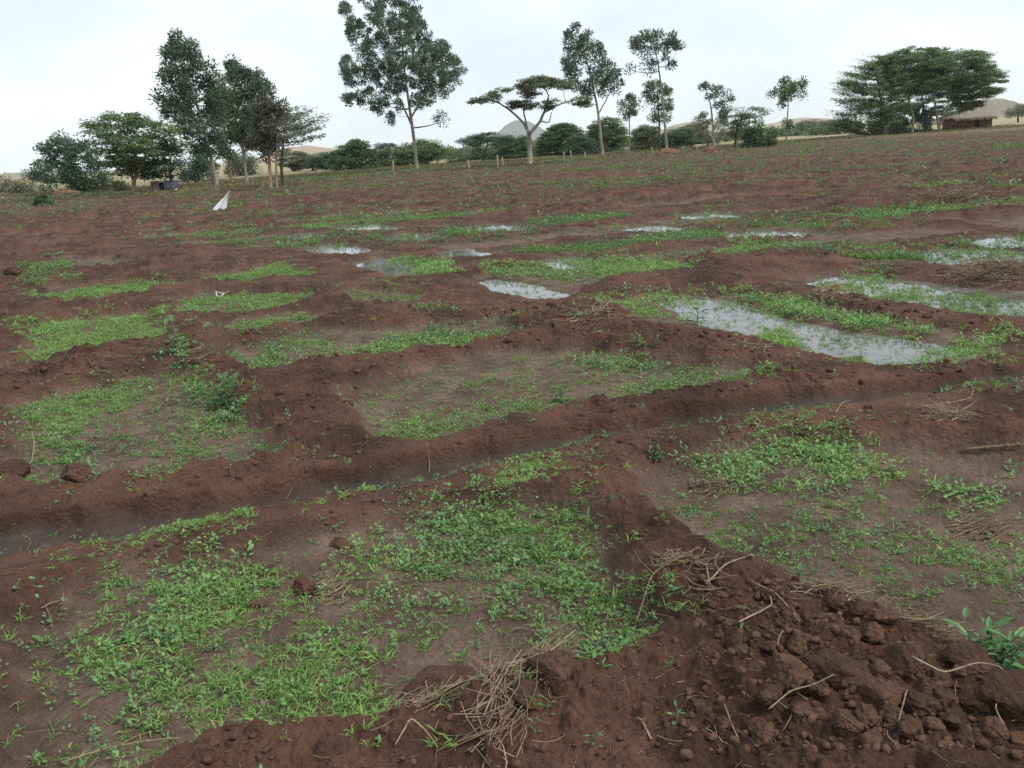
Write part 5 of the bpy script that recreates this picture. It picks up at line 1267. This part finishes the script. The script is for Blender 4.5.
# ------------------------------------------------------------------ far hills
def hill(px, dist, wpx, hpx, c1, c2, label, skew=0.0, seed=0, rug=0.25):
    d = ray(px, 150); hdir = d[:2] / np.linalg.norm(d[:2]); B = hdir * dist
    mpp = dist / F_PX; W = wpx * mpp; Hh = hpx * mpp
    n = 90; u = np.linspace(-1, 1, n); U, V = np.meshgrid(u, u, indexing='ij')
    rr = np.sqrt((U + skew * 0.3 * (1 - np.abs(U))) ** 2 + V ** 2)
    t_ = np.clip(rr, 0, 1); Z = (0.5 + 0.5 * np.cos(np.pi * t_)) * (1 + rug * fbm(U * 3 + seed, V * 3, 5, 2)) - 0.03
    side = np.array([hdir[1], -hdir[0]])
    X = B[0] + side[0] * U * W / 2 + hdir[0] * V * W / 2; Yy = B[1] + side[1] * U * W / 2 + hdir[1] * V * W / 2
    v = np.stack([X, Yy, Z * Hh], -1).reshape(-1, 3)
    i = np.arange(n - 1)[:, None] * n; j = np.arange(n - 1)[None]
    F = np.stack([i + j, i + n + j, i + n + j + 1, i + j + 1], -1).reshape(-1, 4)
    m = simple_mat('hill_slope', c1, c2, 0.03, 0.95)
    o = obj_np('hill', v - np.array([B[0], B[1], 0]), F, m, None, None, True); o.location = (B[0], B[1], 0)
    tag(o, label, 'hill', kind='structure')
hill(520, 3200, 104, 22, (0.05, 0.058, 0.055), (0.085, 0.09, 0.075), 'grey-blue rounded hill behind the umbrella acacia', seed=3)
hill(985, 620, 110, 16, (0.24, 0.20, 0.15), (0.17, 0.155, 0.11), 'sandy slope behind the thatched hut', seed=8)
hill(306, 900, 150, 13, (0.36, 0.28, 0.19), (0.26, 0.21, 0.14), 'tan hill on the plain behind the left clump', seed=5)
hill(800, 900, 160, 9, (0.36, 0.29, 0.22), (0.25, 0.22, 0.16), 'pale ridge behind the lone small tree', seed=12)
hill(15, 800, 200, 5, (0.26, 0.23, 0.15), (0.2, 0.19, 0.12), 'low pale rise at the far left', seed=15)
hill(690, 1400, 110, 12, (0.30, 0.26, 0.19), (0.22, 0.2, 0.15), 'pale hill behind the slim trees right of centre', seed=22)

# ------------------------------------------------------------------ haze
g = Geo(); box(g, (-3600, -300, -1.0), (3600, 4200, 100))
hz_m = bpy.data.materials.new('haze'); hz_m.use_nodes = True
nt = hz_m.node_tree; nt.nodes.remove(nt.nodes['Principled BSDF'])
pv = N(nt, 'ShaderNodeVolumePrincipled'); pv.inputs['Color'].default_value = (0.93, 0.965, 1.0, 1); pv.inputs['Density'].default_value = 0.00016
pv.inputs['Anisotropy'].default_value = 0.0
nt.links.new(pv.outputs[0], nt.nodes['Material Output'].inputs['Volume'])
HAZE = True
if HAZE:
    o = g.build('haze', hz_m); tag(o, 'thin pale haze over the plain', 'haze', kind='stuff')

# ------------------------------------------------------------------ sky and sun
w = bpy.data.worlds.new('World'); SC.world = w; w.use_nodes = True
nt = w.node_tree; bg = nt.nodes['Background']
SUN_EL, SUN_AZ = math.radians(52), math.radians(112)      # high behind thin cloud, to the right and a little behind
sky = nt.nodes.new('ShaderNodeTexSky'); sky.sky_type = 'NISHITA'; sky.sun_disc = False
sky.sun_elevation = SUN_EL; sky.sun_rotation = SUN_AZ; sky.air_density = 1.0; sky.dust_density = 2.0; sky.altitude = 900
tc = nt.nodes.new('ShaderNodeTexCoord')
mp = nt.nodes.new('ShaderNodeMapping'); mp.inputs['Scale'].default_value = (1.6, 1.6, 4.5); nt.links.new(tc.outputs['Generated'], mp.inputs[0])
f = noise_fac(nt, 1.7, 6, 0.34, 0.66, mp.outputs[0], 0.55)
r = N(nt, 'ShaderNodeMapRange'); r.inputs[3].default_value = 0.76; r.inputs[4].default_value = 0.97; nt.links.new(f, r.inputs[0])
cl = mixc(nt, f, (7.3, 8.55, 9.35), (8.8, 9.35, 9.7))
nt.links.new(mixc(nt, r.outputs[0], sky.outputs[0], cl), bg.inputs[0])
bg.inputs[1].default_value = 0.1
sd = bpy.data.lights.new('sun', 'SUN'); sd.energy = 2.4; sd.angle = math.radians(12); sd.color = (1.0, 0.95, 0.88)
so = bpy.data.objects.new('sun', sd); COL.objects.link(so)
from mathutils import Vector
dv = Vector((math.sin(-SUN_AZ) * -1 * math.cos(SUN_EL), math.cos(SUN_AZ) * math.cos(SUN_EL), math.sin(SUN_EL)))
so.rotation_euler = dv.to_track_quat('Z', 'Y').to_euler(); so.location = (0, 0, 60)

SC.view_settings.view_transform = 'Standard'; SC.view_settings.look = 'None'
SC.view_settings.exposure = 0.3; SC.view_settings.gamma = 1
SC.cycles.sample_clamp_indirect = 1.5; SC.cycles.max_bounces = 6; SC.cycles.volume_bounces = 1; SC.cycles.use_denoising = False
SC.cycles.transparent_max_bounces = 4
